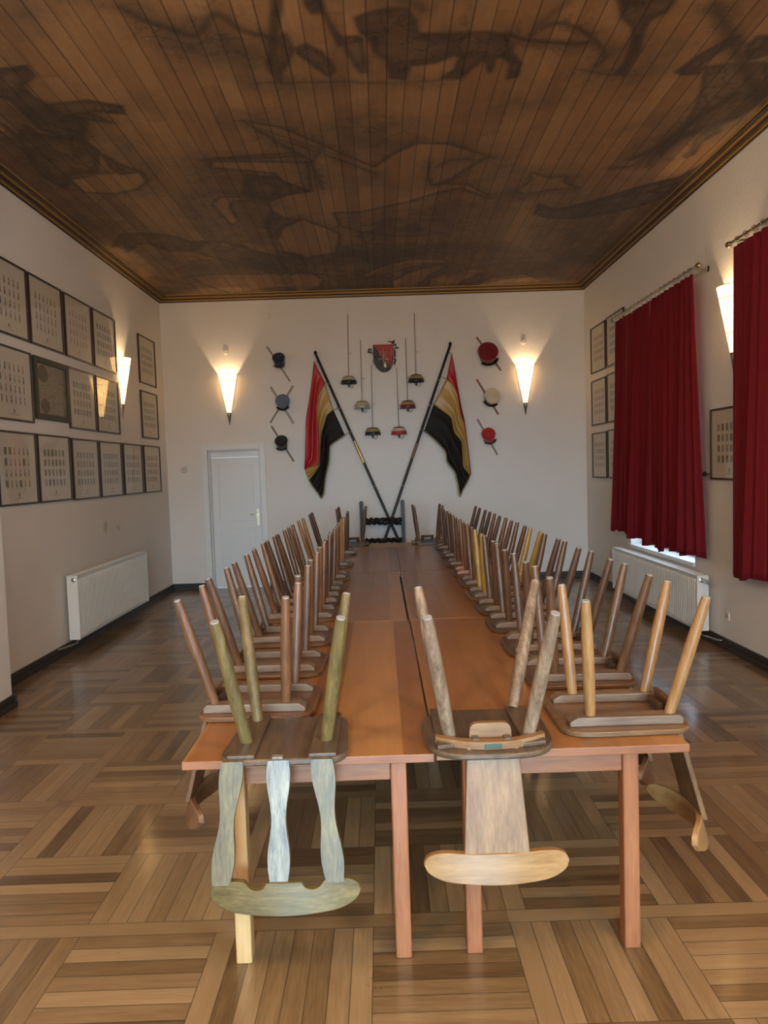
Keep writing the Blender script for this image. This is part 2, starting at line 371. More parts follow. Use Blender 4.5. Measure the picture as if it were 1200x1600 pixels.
# ceiling: painted plank ceiling, the mural as pigment density on a fine mesh
POLYS= [[0.4,0,[[-0.39,5.97],[0.03,6.61],[0.22,6.32],[0.31,5.85],[-0.08,5.58]]],[0.42,0,[[-0.41,7.86],[0.38,7.62],[1.0,7.36],[1.47,7.94],[1.61,9.59],[0.45,9.47],[-0.32,8.62]]],[0.55,0,[[-1.22,9.28],[-0.17,8.75],[1.49,8.85],[2.79,10.33],[3.01,11.95],[-1.54,11.5]]],[0.45,0,[[-1.57,6.42],[-0.83,6.54],[-0.8,7.21],[-1.15,8.77],[-1.92,9.21],[-2.02,7.62]]],[0.35,0,[[-3.02,7.53],[-2.52,7.77],[-1.22,9.28],[-1.32,10.01],[-2.44,10.04],[-3.18,9.95]]],[0.45,0,[[-2.75,5.65],[-2.52,6.35],[-2.4,7.07],[-2.39,7.78],[-3.07,7.82],[-3.22,6.56]]],[0.4,0,[[1.67,8.26],[2.8,7.87],[3.06,7.21],[3.39,7.39],[3.28,9.23],[2.88,10.68],[1.94,9.63]]],[0.4,0,[[-3.2,10.83],[-2.53,10.37],[-1.97,11.19],[-0.62,11.05],[-0.66,11.62],[-3.26,11.35]]],[0.8,1,[[-1.12,6.77],[-0.84,6.83],[-0.49,7.19],[-0.83,7.29],[-1.03,7.44],[-1.23,7.22]]],[0.55,1,[[-1.46,6.43],[-0.55,6.42],[-0.5,6.32],[-0.8,6.35],[-1.35,6.41]]],[0,2,[[-1.36,6.46],[-0.55,6.54],[-0.55,6.66],[-0.46,7.16],[-0.57,7.2],[-0.67,7.11],[-0.82,6.93],[-0.86,6.75],[-1.39,6.59]]],[0,2,[[-0.96,5.75],[-0.68,5.89],[-0.38,6.22],[-0.25,6.39],[0.03,6.68],[0.13,6.85],[0.12,7.12],[-0.12,7.03],[-0.41,6.67],[-0.72,6.17]]],[0,2,[[-1.04,7.48],[-0.83,7.29],[-0.57,7.2],[-0.55,6.66],[-0.38,6.22],[-0.25,6.39],[0.03,6.68],[0.22,6.39],[0.39,6.23],[0.66,6.27],[0.86,6.42],[1.09,6.58],[0.99,6.55],[0.91,6.69],[0.75,6.99],[0.57,7.15],[0.72,7.13],[0.92,7.17],[1.14,7.44],[1.14,7.49],[1.02,7.39],[0.86,7.23],[0.65,7.33],[0.33,7.58],[-0.14,7.81],[-0.41,7.81],[-0.35,8.24],[-0.49,8.31],[-0.74,7.99],[-0.94,7.91],[-1.03,7.68]]],[0,2,[[-1.04,7.48],[-1.25,7.3],[-1.46,7.27],[-1.58,7.45],[-1.56,7.76],[-1.52,8.1],[-1.42,7.97],[-1.43,7.59],[-1.38,7.41],[-1.23,7.37],[-1.06,7.53]]],[0,2,[[-0.74,7.99],[-0.49,8.31],[-0.38,8.5],[-0.46,9.23],[-0.83,9.38],[-1.08,9.16],[-1.11,8.66],[-1.0,8.26]]],[0.7,1,[[-1.04,7.71],[-0.94,7.93],[-0.76,8.01],[-1.0,8.24],[-1.16,8.58],[-1.15,8.1]]],[0,2,[[-2.46,10.1],[-2.09,10.02],[-1.59,10.08],[-1.16,10.1],[-0.82,10.17],[-0.72,10.49],[-0.79,10.84],[-1.11,11.22],[-1.22,10.9],[-1.34,10.81],[-1.94,11.0],[-2.14,11.09],[-2.44,10.38]]],[0,2,[[0.28,11.29],[0.24,10.71],[0.48,10.23],[0.81,9.95],[0.98,9.97],[0.76,10.43],[0.61,11.13],[0.53,11.53]]],[0,2,[[0.77,11.35],[0.79,10.6],[1.01,10.29],[1.35,10.17],[1.54,10.25],[1.25,10.84],[1.22,11.45]]],[0,2,[[1.44,11.24],[1.68,10.61],[2.12,10.52],[2.49,10.99],[2.01,11.52]]],[0,2,[[-0.18,10.31],[0.13,9.87],[0.46,9.61],[0.87,9.65],[0.97,9.81],[0.55,9.92],[0.13,10.28],[-0.13,10.42]]],[0,2,[[1.42,7.36],[1.51,7.11],[1.47,6.93],[1.69,7.07],[1.82,7.03],[1.83,7.18],[2.0,7.33],[1.75,7.35],[1.51,7.45]]],[0.75,1,[[-0.06,4.52],[0.01,4.48],[0.14,4.44],[0.24,4.44],[0.29,4.55],[0.31,4.7],[0.5,4.71],[0.73,4.7],[0.87,4.74],[0.94,4.94],[1.02,5.08],[1.03,5.23],[0.97,5.26],[0.96,5.08],[0.9,5.0],[0.84,4.98],[0.83,5.17],[0.77,4.98],[0.72,5.08],[0.63,5.24],[0.51,5.23],[0.59,5.12],[0.61,4.98],[0.57,4.94],[0.45,5.03],[0.28,5.06],[0.25,5.23],[0.16,5.21],[0.12,4.97],[0.05,4.89],[0.02,4.75],[-0.04,4.65]]],[0.35,0,[[-0.06,4.98],[0.03,4.7],[0.11,4.99],[0.07,5.23],[-0.02,5.25]]],[0.8,1,[[-0.52,4.33],[-0.48,4.34],[-0.56,4.71],[-0.61,4.91],[-0.64,5.08],[-0.65,4.99],[-0.58,4.64]]],[0.62,1,[[-0.57,4.72],[-0.5,4.66],[-0.47,4.84],[-0.52,4.96],[-0.58,5.09],[-0.6,5.23],[-0.63,5.13],[-0.64,5.05]]],[0.6,1,[[-0.46,4.82],[-0.38,4.78],[-0.3,4.86],[-0.25,4.97],[-0.22,5.09],[-0.27,5.15],[-0.34,5.04],[-0.43,4.89]]],[0.7,1,[[-0.27,4.4],[-0.25,4.45],[-0.2,4.62],[-0.15,4.74],[-0.12,4.91],[-0.05,5.12],[-0.01,5.12],[-0.03,4.73],[-0.05,4.71],[-0.13,4.71],[-0.17,4.8],[-0.22,4.59],[-0.25,4.38]]],[0.7,1,[[-0.34,4.34],[-0.25,4.35],[-0.26,4.45],[-0.31,4.46],[-0.34,4.4]]],[0.55,0,[[-1.39,4.35],[-1.19,4.55],[-1.05,4.66],[-0.87,4.42],[-0.76,4.62],[-0.58,4.69],[-0.63,4.99],[-1.01,4.93],[-1.25,4.77],[-1.42,4.56]]],[0.8,1,[[-2.39,4.95],[-2.2,4.92],[-2.21,5.04],[-2.34,5.16],[-2.34,5.3],[-2.29,5.42],[-1.98,5.38],[-1.78,5.47],[-1.8,5.59],[-1.99,5.54],[-2.06,5.56],[-2.01,5.6],[-1.95,5.71],[-2.1,5.67],[-2.26,5.92],[-2.36,5.97],[-2.4,5.93],[-2.52,5.77],[-2.52,5.38],[-2.56,5.29]]],[0.7,1,[[-2.59,5.84],[-2.4,5.95],[-2.27,5.94],[-2.22,6.2],[-2.39,6.6],[-2.64,6.66],[-2.83,6.96],[-2.9,6.62],[-2.81,6.23],[-2.72,5.88],[-2.59,5.71]]],[0.45,0,[[-2.56,5.29],[-2.56,5.77],[-2.86,6.32],[-2.85,7.01],[-3.04,7.02],[-3.03,6.19]]],[0,2,[[-2.69,6.75],[-2.42,6.65],[-2.02,6.63],[-2.03,6.83],[-2.17,7.01],[-2.41,7.11],[-2.69,7.05]]],[0.6,1,[[-2.22,6.25],[-2.15,6.44],[-2.03,6.63],[-2.21,6.68],[-2.25,6.53]]],[0.75,1,[[-3.03,8.72],[-2.77,8.28],[-2.65,8.25],[-2.38,8.28],[-2.21,8.43],[-2.08,8.61],[-1.86,8.6],[-2.17,8.99],[-2.45,8.94],[-2.57,8.67],[-2.72,8.66],[-2.92,8.94],[-2.86,8.6]]],[0.55,1,[[-2.08,8.61],[-1.75,8.62],[-1.5,8.88],[-1.42,9.05],[-1.21,9.23],[-1.14,9.88],[-1.26,10.18],[-1.55,9.83],[-1.94,9.31],[-2.17,8.99]]],[0.75,1,[[-1.18,9.02],[-0.9,9.26],[-0.88,9.84],[-1.13,10.2],[-1.2,9.72]]],[0.75,1,[[1.74,8.08],[1.71,7.73],[1.93,7.92],[2.0,7.89],[2.33,7.64],[2.62,7.34],[2.92,7.13],[3.02,6.83],[3.07,7.53],[2.82,7.91],[2.6,8.06],[2.23,8.23],[1.93,8.2],[1.76,8.06]]],[0.85,1,[[2.13,5.24],[2.18,5.08],[2.26,4.94],[2.3,4.84],[2.37,4.83],[2.37,4.93],[2.3,5.03],[2.27,5.16],[2.29,5.27],[2.18,5.28]]],[0.75,1,[[2.51,5.06],[2.47,4.94],[2.49,4.84],[2.55,4.84],[2.67,5.06],[2.56,5.12]]],[0.62,1,[[2.42,5.5],[2.31,5.19],[2.5,5.15],[2.72,5.16],[2.96,5.61],[2.93,5.84],[2.89,5.94],[2.77,6.18],[2.64,6.21],[2.57,6.28],[2.49,5.79]]],[0.55,0,[[2.31,6.88],[2.34,6.39],[2.44,5.79],[2.57,5.6],[2.84,5.86],[2.79,6.3],[2.69,6.74],[2.46,6.89]]],[0.6,1,[[2.76,6.65],[2.78,6.55],[2.73,6.32],[2.77,6.06],[2.87,6.19],[2.8,6.38],[2.84,6.62],[2.8,6.69]]],[0.75,1,[[1.47,4.43],[1.8,4.45],[1.79,4.55],[1.72,4.63],[1.72,4.76],[1.78,4.97],[1.77,5.12],[1.78,5.27],[1.71,5.25],[1.73,5.08],[1.69,4.82],[1.64,4.69],[1.55,4.6]]],[0.35,0,[[0.46,4.63],[0.64,4.57],[0.74,4.67],[0.5,4.71]]],[0.55,1,[[2.74,7.5],[2.97,7.28],[3.09,7.21],[3.0,7.53]]]]
LINES= [[0.022,0.9,[[0.87,4.73],[0.98,4.8],[1.17,4.84],[1.36,4.87],[1.41,4.85]]],[0.02,0.8,[[1.02,4.76],[1.09,4.66],[1.16,4.62],[1.32,4.7],[1.45,4.83],[1.55,4.96],[1.59,5.08],[1.54,5.12]]],[0.03,0.45,[[1.02,4.76],[1.07,4.59],[1.18,4.42]]],[0.055,0.8,[[2.07,4.51],[2.41,4.97],[2.96,5.73]]],[0.05,0.6,[[0.2,4.35],[0.33,4.45]]],[0.03,0.8,[[-1.39,4.36],[-1.32,4.47],[-1.19,4.56],[-1.07,4.66],[-1.02,4.65],[-0.95,4.54],[-0.88,4.42],[-0.84,4.45],[-0.76,4.62],[-0.58,4.69]]],[0.014,0.7,[[-0.89,5.93],[-0.57,6.22],[-0.22,6.55],[0.03,6.82]]],[0.014,0.6,[[-0.9,5.86],[-0.61,6.1],[-0.27,6.43]]],[0.016,0.7,[[-0.51,6.5],[-0.49,6.85],[-0.46,7.17]]],[0.012,0.6,[[-0.49,6.66],[-0.44,6.72]]],[0.012,0.6,[[-0.49,6.8],[-0.44,6.87]]],[0.012,0.6,[[-0.48,6.95],[-0.43,7.02]]],[0.018,0.8,[[-0.35,8.24],[-0.16,8.45],[0.02,8.56],[0.42,8.69],[0.85,8.55]]],[0.018,0.85,[[-0.17,8.63],[-0.09,8.41],[0.02,8.47],[-0.01,8.79],[-0.09,8.88],[-0.13,8.64]]],[0.018,0.8,[[-0.09,8.88],[-0.08,9.69]]],[0.014,0.7,[[-1.17,8.2],[-1.18,8.53],[-1.17,9.07],[-1.05,9.19],[-0.84,9.46]]],[0.022,0.5,[[-0.74,10.18],[-0.35,10.36],[-0.14,10.85],[0.04,11.06]]],[0.014,0.7,[[-2.38,5.73],[-2.23,5.6],[-2.07,5.56],[-2.01,5.59],[-1.95,5.7]]],[0.018,0.85,[[-2.13,5.71],[-2.2,5.84],[-2.29,5.96],[-2.4,5.95],[-2.5,5.9],[-2.59,5.84]]],[0.02,0.8,[[-2.76,5.67],[-2.72,5.83],[-2.77,6.09],[-2.86,6.35],[-2.88,6.62],[-2.83,6.96]]],[0.045,0.85,[[2.7,5.58],[2.64,5.75],[2.56,5.99],[2.51,6.22],[2.48,6.45],[2.33,6.67]]],[0.03,0.7,[[2.52,6.85],[2.48,6.67],[2.56,6.39],[2.66,6.15],[2.76,6.01],[2.88,5.95]]],[0.02,0.6,[[2.16,6.87],[2.39,6.86],[2.4,6.72],[2.44,6.52]]],[0.014,0.7,[[-1.66,8.72],[-1.62,8.97],[-1.85,9.08],[-1.92,8.89],[-1.78,8.78],[-1.58,9.11]]],[0.014,0.7,[[-2.22,9.17],[-2.05,9.47],[-1.68,9.23],[-1.43,9.6],[-1.24,10.02]]],[0.014,0.7,[[-2.96,10.04],[-2.87,10.32],[-2.66,10.53],[-2.44,10.38]]],[0.014,0.6,[[-0.24,10.84],[0.04,10.17],[0.47,9.82],[0.88,9.8],[1.0,10.13]]],[0.014,0.6,[[1.03,10.46],[1.49,9.93],[2.09,9.94],[2.59,10.25]]],[0.014,0.6,[[0.52,11.12],[0.85,10.44],[1.37,10.33],[1.88,10.74]]],[0.014,0.6,[[1.35,10.17],[1.8,9.76],[2.28,9.67],[2.66,9.85]]],[0.014,0.6,[[1.91,11.5],[2.3,10.97],[2.78,11.03],[2.88,10.68]]],[0.014,0.8,[[0.52,6.64],[0.52,6.93],[0.57,7.15]]],[0.014,0.7,[[0.57,6.74],[0.67,6.59],[0.84,6.57],[0.93,6.61]]],[0.012,0.6,[[0.51,5.25],[0.29,5.27],[0.02,5.27],[-0.13,5.24]]],[0.012,0.6,[[-0.79,5.23],[-0.68,5.19],[-0.6,5.23],[-0.07,5.23]]],[0.012,0.6,[[1.44,5.17],[1.71,5.27],[1.82,5.27]]]]
def seg_dist(px, py, ax, ay, bx, by):
    dx, dy = bx-ax, by-ay; L2 = dx*dx+dy*dy+1e-12
    t = np.clip(((px-ax)*dx+(py-ay)*dy)/L2, 0, 1)
    return np.hypot(px-ax-t*dx, py-ay-t*dy)
def ceiling():
    xs = np.linspace(XL, XR, 430)
    ysv = np.concatenate([np.linspace(YN, 4.0, 15)[:-1], np.linspace(4.0, YB, 520)])
    X, Y = np.meshgrid(xs, ysv); D = np.zeros_like(X); O = np.zeros_like(X)
    for d, outl, P in POLYS:
        P = np.array(P); lo = P.min(0)-.2; hi = P.max(0)+.2
        sel = (X > lo[0]) & (X < hi[0]) & (Y > lo[1]) & (Y < hi[1]); px, py = X[sel], Y[sel]
        if px.size == 0: continue
        ins = np.zeros(px.shape, bool); dist = np.full(px.shape, 9.)
        for k in range(len(P)):
            (ax, ay), (bx, by) = P[k-1], P[k]
            c = ((ay > py) != (by > py)) & (px < (bx-ax)*(py-ay)/(by-ay+1e-12)+ax); ins ^= c
            dist = np.minimum(dist, seg_dist(px, py, ax, ay, bx, by))
        sd = np.where(ins, dist, -dist)
        if outl == 2:            # a figure left pale: ground kept thin inside, shaded just outside its contour
            D[sel] = np.where(sd > 0, D[sel]*(1-.9*np.clip(sd/.03, 0, 1)), np.maximum(D[sel], .5*np.exp(sd/.16)))
            O[sel] = np.maximum(O[sel]*(1-.9*np.clip(sd/.03, 0, 1)), .75*np.exp(-(dist/.020)**2)); continue
        if outl:
            val = d*np.clip(sd/.03+.5, 0, 1)*(.85+.15*np.clip(1-sd/.12, 0, 1))
            O[sel] = np.maximum(O[sel], .8*np.exp(-(dist/.022)**2))
        else:
            val = d*np.clip(sd/.30+.45, 0, 1)
        D[sel] = np.maximum(D[sel], val)
    for wd, d, P in LINES:
        P = [tuple(p) for p in smooth_line([Vector(p) for p in P], len(P)*3)]
        Pn = np.array(P); lo = Pn.min(0)-.3; hi = Pn.max(0)+.3
        sel = (X > lo[0]) & (X < hi[0]) & (Y > lo[1]) & (Y < hi[1]); px, py = X[sel], Y[sel]
        if px.size == 0: continue
        dist = np.full(px.shape, 9.)
        for (ax, ay), (bx, by) in zip(P, P[1:]): dist = np.minimum(dist, seg_dist(px, py, ax, ay, bx, by))
        O[sel] = np.maximum(O[sel], d*np.exp(-(dist/(wd*1.05))**2))
        D[sel] = np.maximum(D[sel], .45*d*np.exp(-(dist/.11)**2))
    nr, nc = X.shape
    verts = np.stack([X, Y, np.full_like(X, CZ)], -1).reshape(-1, 3)
    idx = np.arange(nr*nc).reshape(nr, nc)
    F = np.stack([idx[:-1, :-1], idx[1:, :-1], idx[1:, 1:], idx[:-1, 1:]], -1).reshape(-1, 4)
    me = bpy.data.meshes.new('ceiling')
    me.vertices.add(len(verts)); me.vertices.foreach_set('co', verts.ravel())
    me.loops.add(F.size); me.loops.foreach_set('vertex_index', F.ravel())
    me.polygons.add(len(F)); me.polygons.foreach_set('loop_start', np.arange(0, F.size, 4)); me.polygons.foreach_set('loop_total', np.full(len(F), 4))
    at = me.attributes.new('pigment', 'FLOAT_COLOR', 'POINT')
    at.data.foreach_set('color', np.stack([D, O, np.zeros_like(D), np.ones_like(D)], -1).astype(np.float32).ravel())
    me.update(calc_edges=True)
    m, nt, b = mat('painted_plank_ceiling'); n = N(nt); o = n.obj(); x, y, z = n.sep(o)
    a = n.new('ShaderNodeAttribute', attribute_name='pigment'); r, g, _ = n.sep(a.outputs['Vector'])
    pw = .128; k = n.math('FLOOR', n.math('DIVIDE', x, pw)); fx = n.math('FRACT', n.math('DIVIDE', x, pw))
    rnd = n.white(n.comb(k, n.math('FLOOR', n.math('DIVIDE', n.math('ADD', y, n.math('MULTIPLY', n.white(n.comb(k, 3.3, 1.1)), 3.0)), 3.4)), 0))
    ed = n.math('MULTIPLY', n.math('MINIMUM', fx, n.math('SUBTRACT', 1, fx)), pw)
    sw = n.math('ADD', .0045, n.math('MULTIPLY', n.white(n.comb(n.math('FLOOR', n.math('DIVIDE', n.math('ADD', x, pw/2), pw)), 7.7, 2.2)), .0042))
    seam = n.math('SUBTRACT', 1, n.math('MINIMUM', 1, n.math('DIVIDE', ed, sw)))
    gv = n.comb(n.math('MULTIPLY', x, 30), n.math('MULTIPLY', y, 1.6), n.math('MULTIPLY', rnd, 30))
    gr = n.noise(gv, 1.0, 5, .6)
    blot = n.noise(o, 1.1, 5, .62); blot2 = n.noise(o, 5.0, 4, .6)
    base = n.ramp(n.math('ADD', n.math('MULTIPLY', rnd, .45), n.math('MULTIPLY', gr, .55)), [(.2, (.21, .105, .042)), (.55, (.30, .165, .070)), (.85, (.40, .235, .108))])
    base = n.mix(n.math('MULTIPLY', n.math('MAXIMUM', 0, n.math('SUBTRACT', n.math('ADD', blot, n.math('MULTIPLY', n.math('MAXIMUM', 0, n.math('SUBTRACT', y, 7.5)), .022)), .47)), 3.4), base, c4((.095, .062, .037)))
    dens = n.math('MULTIPLY', r, n.math('ADD', .30, n.math('MULTIPLY', n.math('ADD', blot2, n.math('MULTIPLY', gr, .4)), 1.05)))
    hat = n.noise(n.comb(n.math('MULTIPLY', x, 1.0), n.math('MULTIPLY', y, 1.0), 0), 3.2, 5, .62)
    fine = n.math('MULTIPLY', n.math('LESS_THAN', n.math('ABSOLUTE', n.math('SUBTRACT', hat, .5)), .014), n.math('MINIMUM', 1, n.math('ADD', .12, n.math('MULTIPLY', r, 1.3))))
    pale = n.math('MULTIPLY', n.math('GREATER_THAN', hat, .60), n.math('MULTIPLY', r, .5))
    base = n.mix(n.math('MINIMUM', dens, .92), base, c4((.030, .022, .018)))
    base = n.mix(pale, base, c4((.17, .105, .055)))
    base = n.mix(n.math('MULTIPLY', fine, .65), base, c4((.020, .014, .010)))
    base = n.mix(n.math('MULTIPLY', g, .8), base, c4((.022, .016, .012)))
    worn = n.math('MULTIPLY', n.math('GREATER_THAN', n.noise(n.comb(n.math('MULTIPLY', x, 9), n.math('MULTIPLY', y, 3), 0), 1.6, 6, .7), .665), .35)
    base = n.mix(worn, base, c4((.33, .22, .12)))
    base = n.mix(n.math('MULTIPLY', seam, .85), base, c4((.012, .008, .005)))
    nt.links.new(base, b.inputs['Base Color']); b.inputs['Roughness'].default_value = .62
    nt.links.new(n.bump(n.math('SUBTRACT', n.math('MULTIPLY', gr, .3), seam), .3, .004), b.inputs['Normal'])
    me.materials.append(m)
    ob = bpy.data.objects.new('ceiling', me); C.objects.link(ob); struct(ob)
ceiling()
struct(MB().box(XL-.2, XR+.35, YN-.2, YB+.2, CZ+.01, CZ+.12).build('ceiling_slab', W_PLAIN))

# ------------------------------------------------------------------ door
d = struct(MB().box(DX0-.085, DX0, YB-.03, YB+.02, 0, DZ+.085).box(DX1, DX1+.085, YB-.03, YB+.02, 0, DZ+.085).box(DX0, DX1, YB-.03, YB+.02, DZ, DZ+.085)
           .box(DX0, DX0+.02, YB+.02, YB+.2, 0, DZ).box(DX1-.02, DX1, YB+.02, YB+.2, 0, DZ).box(DX0, DX1, YB+.02, YB+.2, DZ-.02, DZ).build('door_1', WHITE, bevel=.005))
lf = MB(); a0, a1, yy = DX0+.022, DX1-.022, YB+.10
lf.box(a0, a1, yy, yy+.045, .008, DZ-.115)
for z0, z1 in ((.12, .92), (1.02, DZ-.22)):
    t = .012
    lf.box(a0+.1, a1-.1, yy-.008, yy, z0, z0+t).box(a0+.1, a1-.1, yy-.008, yy, z1-t, z1).box(a0+.1, a0+.1+t, yy-.008, yy, z0, z1).box(a1-.1-t, a1-.1, yy-.008, yy, z0, z1)
leaf = lf.build('door_leaf', WHITE, d, bevel=.002)
MB().box(DX0+.02, DX1-.02, yy+.01, yy+.05, DZ-.112, DZ-.02).build('head_panel', WHITE, d)
BRASS = plain('aged_brass', (.60, .52, .36), .3, 1)
hd = MB().prism(rounded([(-.02, -.13), (.02, -.13), (.02, .13), (-.02, .13)], .018), yy-.012, yy, lambda a, b, e: (a1-.055+a, e, 1.08+b))
hd.tube([(a1-.055, yy-.01, 1.12), (a1-.055, yy-.055, 1.12), (a1-.09, yy-.06, 1.122), (a1-.165, yy-.058, 1.13)], [.009, .009, .008, .006], 8)
hd.build('door_handle', BRASS, d, smooth=40)
# ------------------------------------------------------------------ tables
T_TOP = {}
def tabletop_mat(name, hue):
    m, nt, b = mat(name); n = N(nt); o = n.obj(); x, y, z = n.sep(o)
    k = n.math('FLOOR', n.math('DIVIDE', n.math('ADD', x, 5), .127)); rnd = n.white(n.comb(k, hue, 1.7))
    gv = n.comb(n.math('MULTIPLY', x, 26), n.math('MULTIPLY', y, 1.8), n.math('MULTIPLY', rnd, 20))
    g = n.noise(gv, 1, 5, .6); bl = n.noise(n.comb(x, n.math('MULTIPLY', y, 2.2), 0), 2.6, 4, .6)
    t = n.math('ADD', n.math('MULTIPLY', rnd, .42), n.math('ADD', n.math('MULTIPLY', g, .36), n.math('MULTIPLY', bl, .25)))
    col = n.ramp(t, [(.25, (.19, .070, .019)), (.5, (.29, .118, .034)), (.78, (.39, .180, .058))])
    nt.links.new(col, b.inputs['Base Color'])
    nt.links.new(n.math('ADD', .26, n.math('MULTIPLY', bl, .16)), b.inputs['Roughness'])
    b.inputs['Coat Weight'].default_value = .05; b.inputs['Specular IOR Level'].default_value = .38
    return m
TOPM = [tabletop_mat('beech_tabletop_%d' % k, 1.3*k+.4) for k in range(3)]
EDGEM = wood('reddish_beech_edge', (.19, .062, .024), (.30, .118, .046), 'x', .42)
LEGM = wood('reddish_beech_leg', (.20, .058, .020), (.31, .112, .040), 'z', .38)
LEG_LIT = wood('lit_beech_leg', (.42, .23, .085), (.55, .33, .14), 'z', .36)  # near left leg: its bright lighting is put into a lighter wood colour
PINE = wood('pale_pine_top', (.36, .20, .075), (.52, .32, .14), 'x', .45)
T0, T1, T2, TY0, TL = -.7286, .1572, 1.0522, 2.5124, 2.2853
TH, TT = .76, .030
def table(label, xa, xb, ya, yb, topm, lx, ly0=.03, pale=None, group='long tables of the double row', edge=None):
    cx, cy = (xa+xb)/2, (ya+yb)/2
    t = thing('dining_table', label, 'table', (cx, cy, 0), 0, group)
    w2, d2 = (xb-xa)/2, (yb-ya)/2
    top = MB().box(-w2, w2, -d2, d2, TH-TT, TH)
    for i, f in enumerate(top.f):
        top.m[i] = 1
    top.m[1] = 0
    top.build('tabletop', [topm, edge or EDGEM], t, bevel=.003)
    for s in (-1, 1):
        for k, x in enumerate(lx):
            y1 = s*(d2-ly0); y0 = y1-s*.062
            mb = MB().box(x-cx-.0285, x-cx+.0285, min(y0, y1), max(y0, y1), 0, TH-TT)
            mb.build('leg', LEG_LIT if (pale is not None and s == -1 and k == pale) else LEGM, t, bevel=.006)
        ya_ = s*(d2-ly0-.012)
        MB().box(lx[0]-cx+.0285, lx[1]-cx-.0285, min(ya_, ya_-s*.024), max(ya_, ya_-s*.024), TH-TT-.075, TH-TT).build('apron', EDGEM, t, bevel=.003)
    for k, x in enumerate(lx):
        MB().box(x-cx-.012, x-cx+.012, -(d2-ly0-.062), d2-ly0-.062, TH-TT-.075, TH-TT).build('side_rail', EDGEM, t, bevel=.003)
    return t
SHIFT = [(0, 0), (-.012, .004), (.010, .006)]
PLACE = ['nearest the camera', 'middle one', 'farthest one']
for side in (0, 1):
    for k in range(3):
        dx, dy = SHIFT[k] if side == 0 else (SHIFT[k][0]*.4+.002, SHIFT[k][1])
        xa, xb = ((T0, T1-.003), (T1+.003, T2))[side]; ya, yb = TY0+k*TL+.003, TY0+(k+1)*TL-.003
        if side: ya += .012; yb += .012
        lx = (-.547+dx, .028+dx) if side == 0 else (.283+dx, .854+dx)
        table('orange-brown table, %s half of the double row, %s' % (('left', 'right')[side], PLACE[k]), xa+dx, xb+dx, ya+dy, yb+dy, TOPM[(k+side) % 3], lx, pale=0 if (side == 0 and k == 0) else None)
te = table('pale pine table set crosswise behind the far end of the double row', -.66, .98, 9.405, 9.865, PINE, (-.52, .84), group=None, edge=PINE)

# ------------------------------------------------------------------ upturned chairs
TONES = [((.066, .028, .011), (.155, .074, .030)), ((.043, .019, .009), (.118, .056, .025)), ((.085, .038, .014), (.215, .112, .045)), ((.078, .030, .012), (.195, .084, .033))]
CW = [{a: wood('brown_chair_wood_%d%s' % (i, a), d, l, a, .36) for a in 'xyz'} for i, (d, l) in enumerate(TONES)]
BATT = [wood('worn_grey_brown_batten', (.10, .056, .031), (.215, .138, .086), 'x', .45), wood('worn_pink_batten', (.30, .13, .085), (.48, .24, .16), 'x', .5)]
HONEY = {a: wood('honey_chair_wood_%s' % a, (.20, .092, .026), (.36, .19, .068), a, .34) for a in 'xyz'}
OCHRE = {a: wood('ochre_chair_wood_%s' % a, (.22, .12, .018), (.40, .25, .05), a, .4) for a in 'xyz'}
OLIVE = {a: wood('worn_olive_oak_%s' % a, (.048, .032, .008), (.185, .125, .040), a, .42, 1.3, .1) for a in 'xyz'}
DARKO = {a: wood('dark_worn_oak_%s' % a, (.040, .022, .012), (.125, .075, .042), a, .34, 1.3) for a in 'xyz'}
LIGHTO = {a: wood('light_worn_oak_%s' % a, (.145, .066, .022), (.275, .145, .060), a, .48, 1.2, .0) for a in 'xyz'}
MOTT = wood('mottled_worn_leg', (.075, .042, .024), (.30, .20, .125), 'z', .42, 1.7)
FELT = plain('grey_felt_glide', (.28, .26, .23), .8)
SLAT_GLARE = wood('glare_slat_wood', (.075, .060, .040), (.30, .26, .19), 'z', .36, 1.5, .15)  # paled wood: daylight glare on the middle slat is put into the colour
def seat_outline(kind):
    if kind == 'side': return rounded([(-.27, -.225), (.205, -.215), (.205, .215), (-.27, .225)], [.11, .07, .07, .11], 6)
    if kind == 'oval': return rounded([(-.25, -.235), (.215, -.225), (.215, .225), (-.25, .235)], [.17, .16, .16, .17], 8)
    return rounded([(-.24, -.205), (.19, -.225), (.19, .225), (-.24, .205)], [.08, .09, .09, .08], 6)
def leg(t, m, base, top, r=(.019, .0225, .0165), mi=None):
    b, e = Vector(base), Vector(top); o = MB(); pts, rad = [], []
    for k in range(9):
        u = k/8; pts.append(b.lerp(e, u)); rad.append(r[0]*(1-u)**2+2*u*(1-u)*(r[1]*1.22)+r[2]*u*u)
    lg = o.tube(pts, rad, 14).build('leg', m, t, smooth=50)
    d = (e-b).normalized()
    MB().tube([e-d*.001, e+d*.006], r[2]*.86, 12).build('foot_glide', FELT, lg, smooth=50)
    return lg
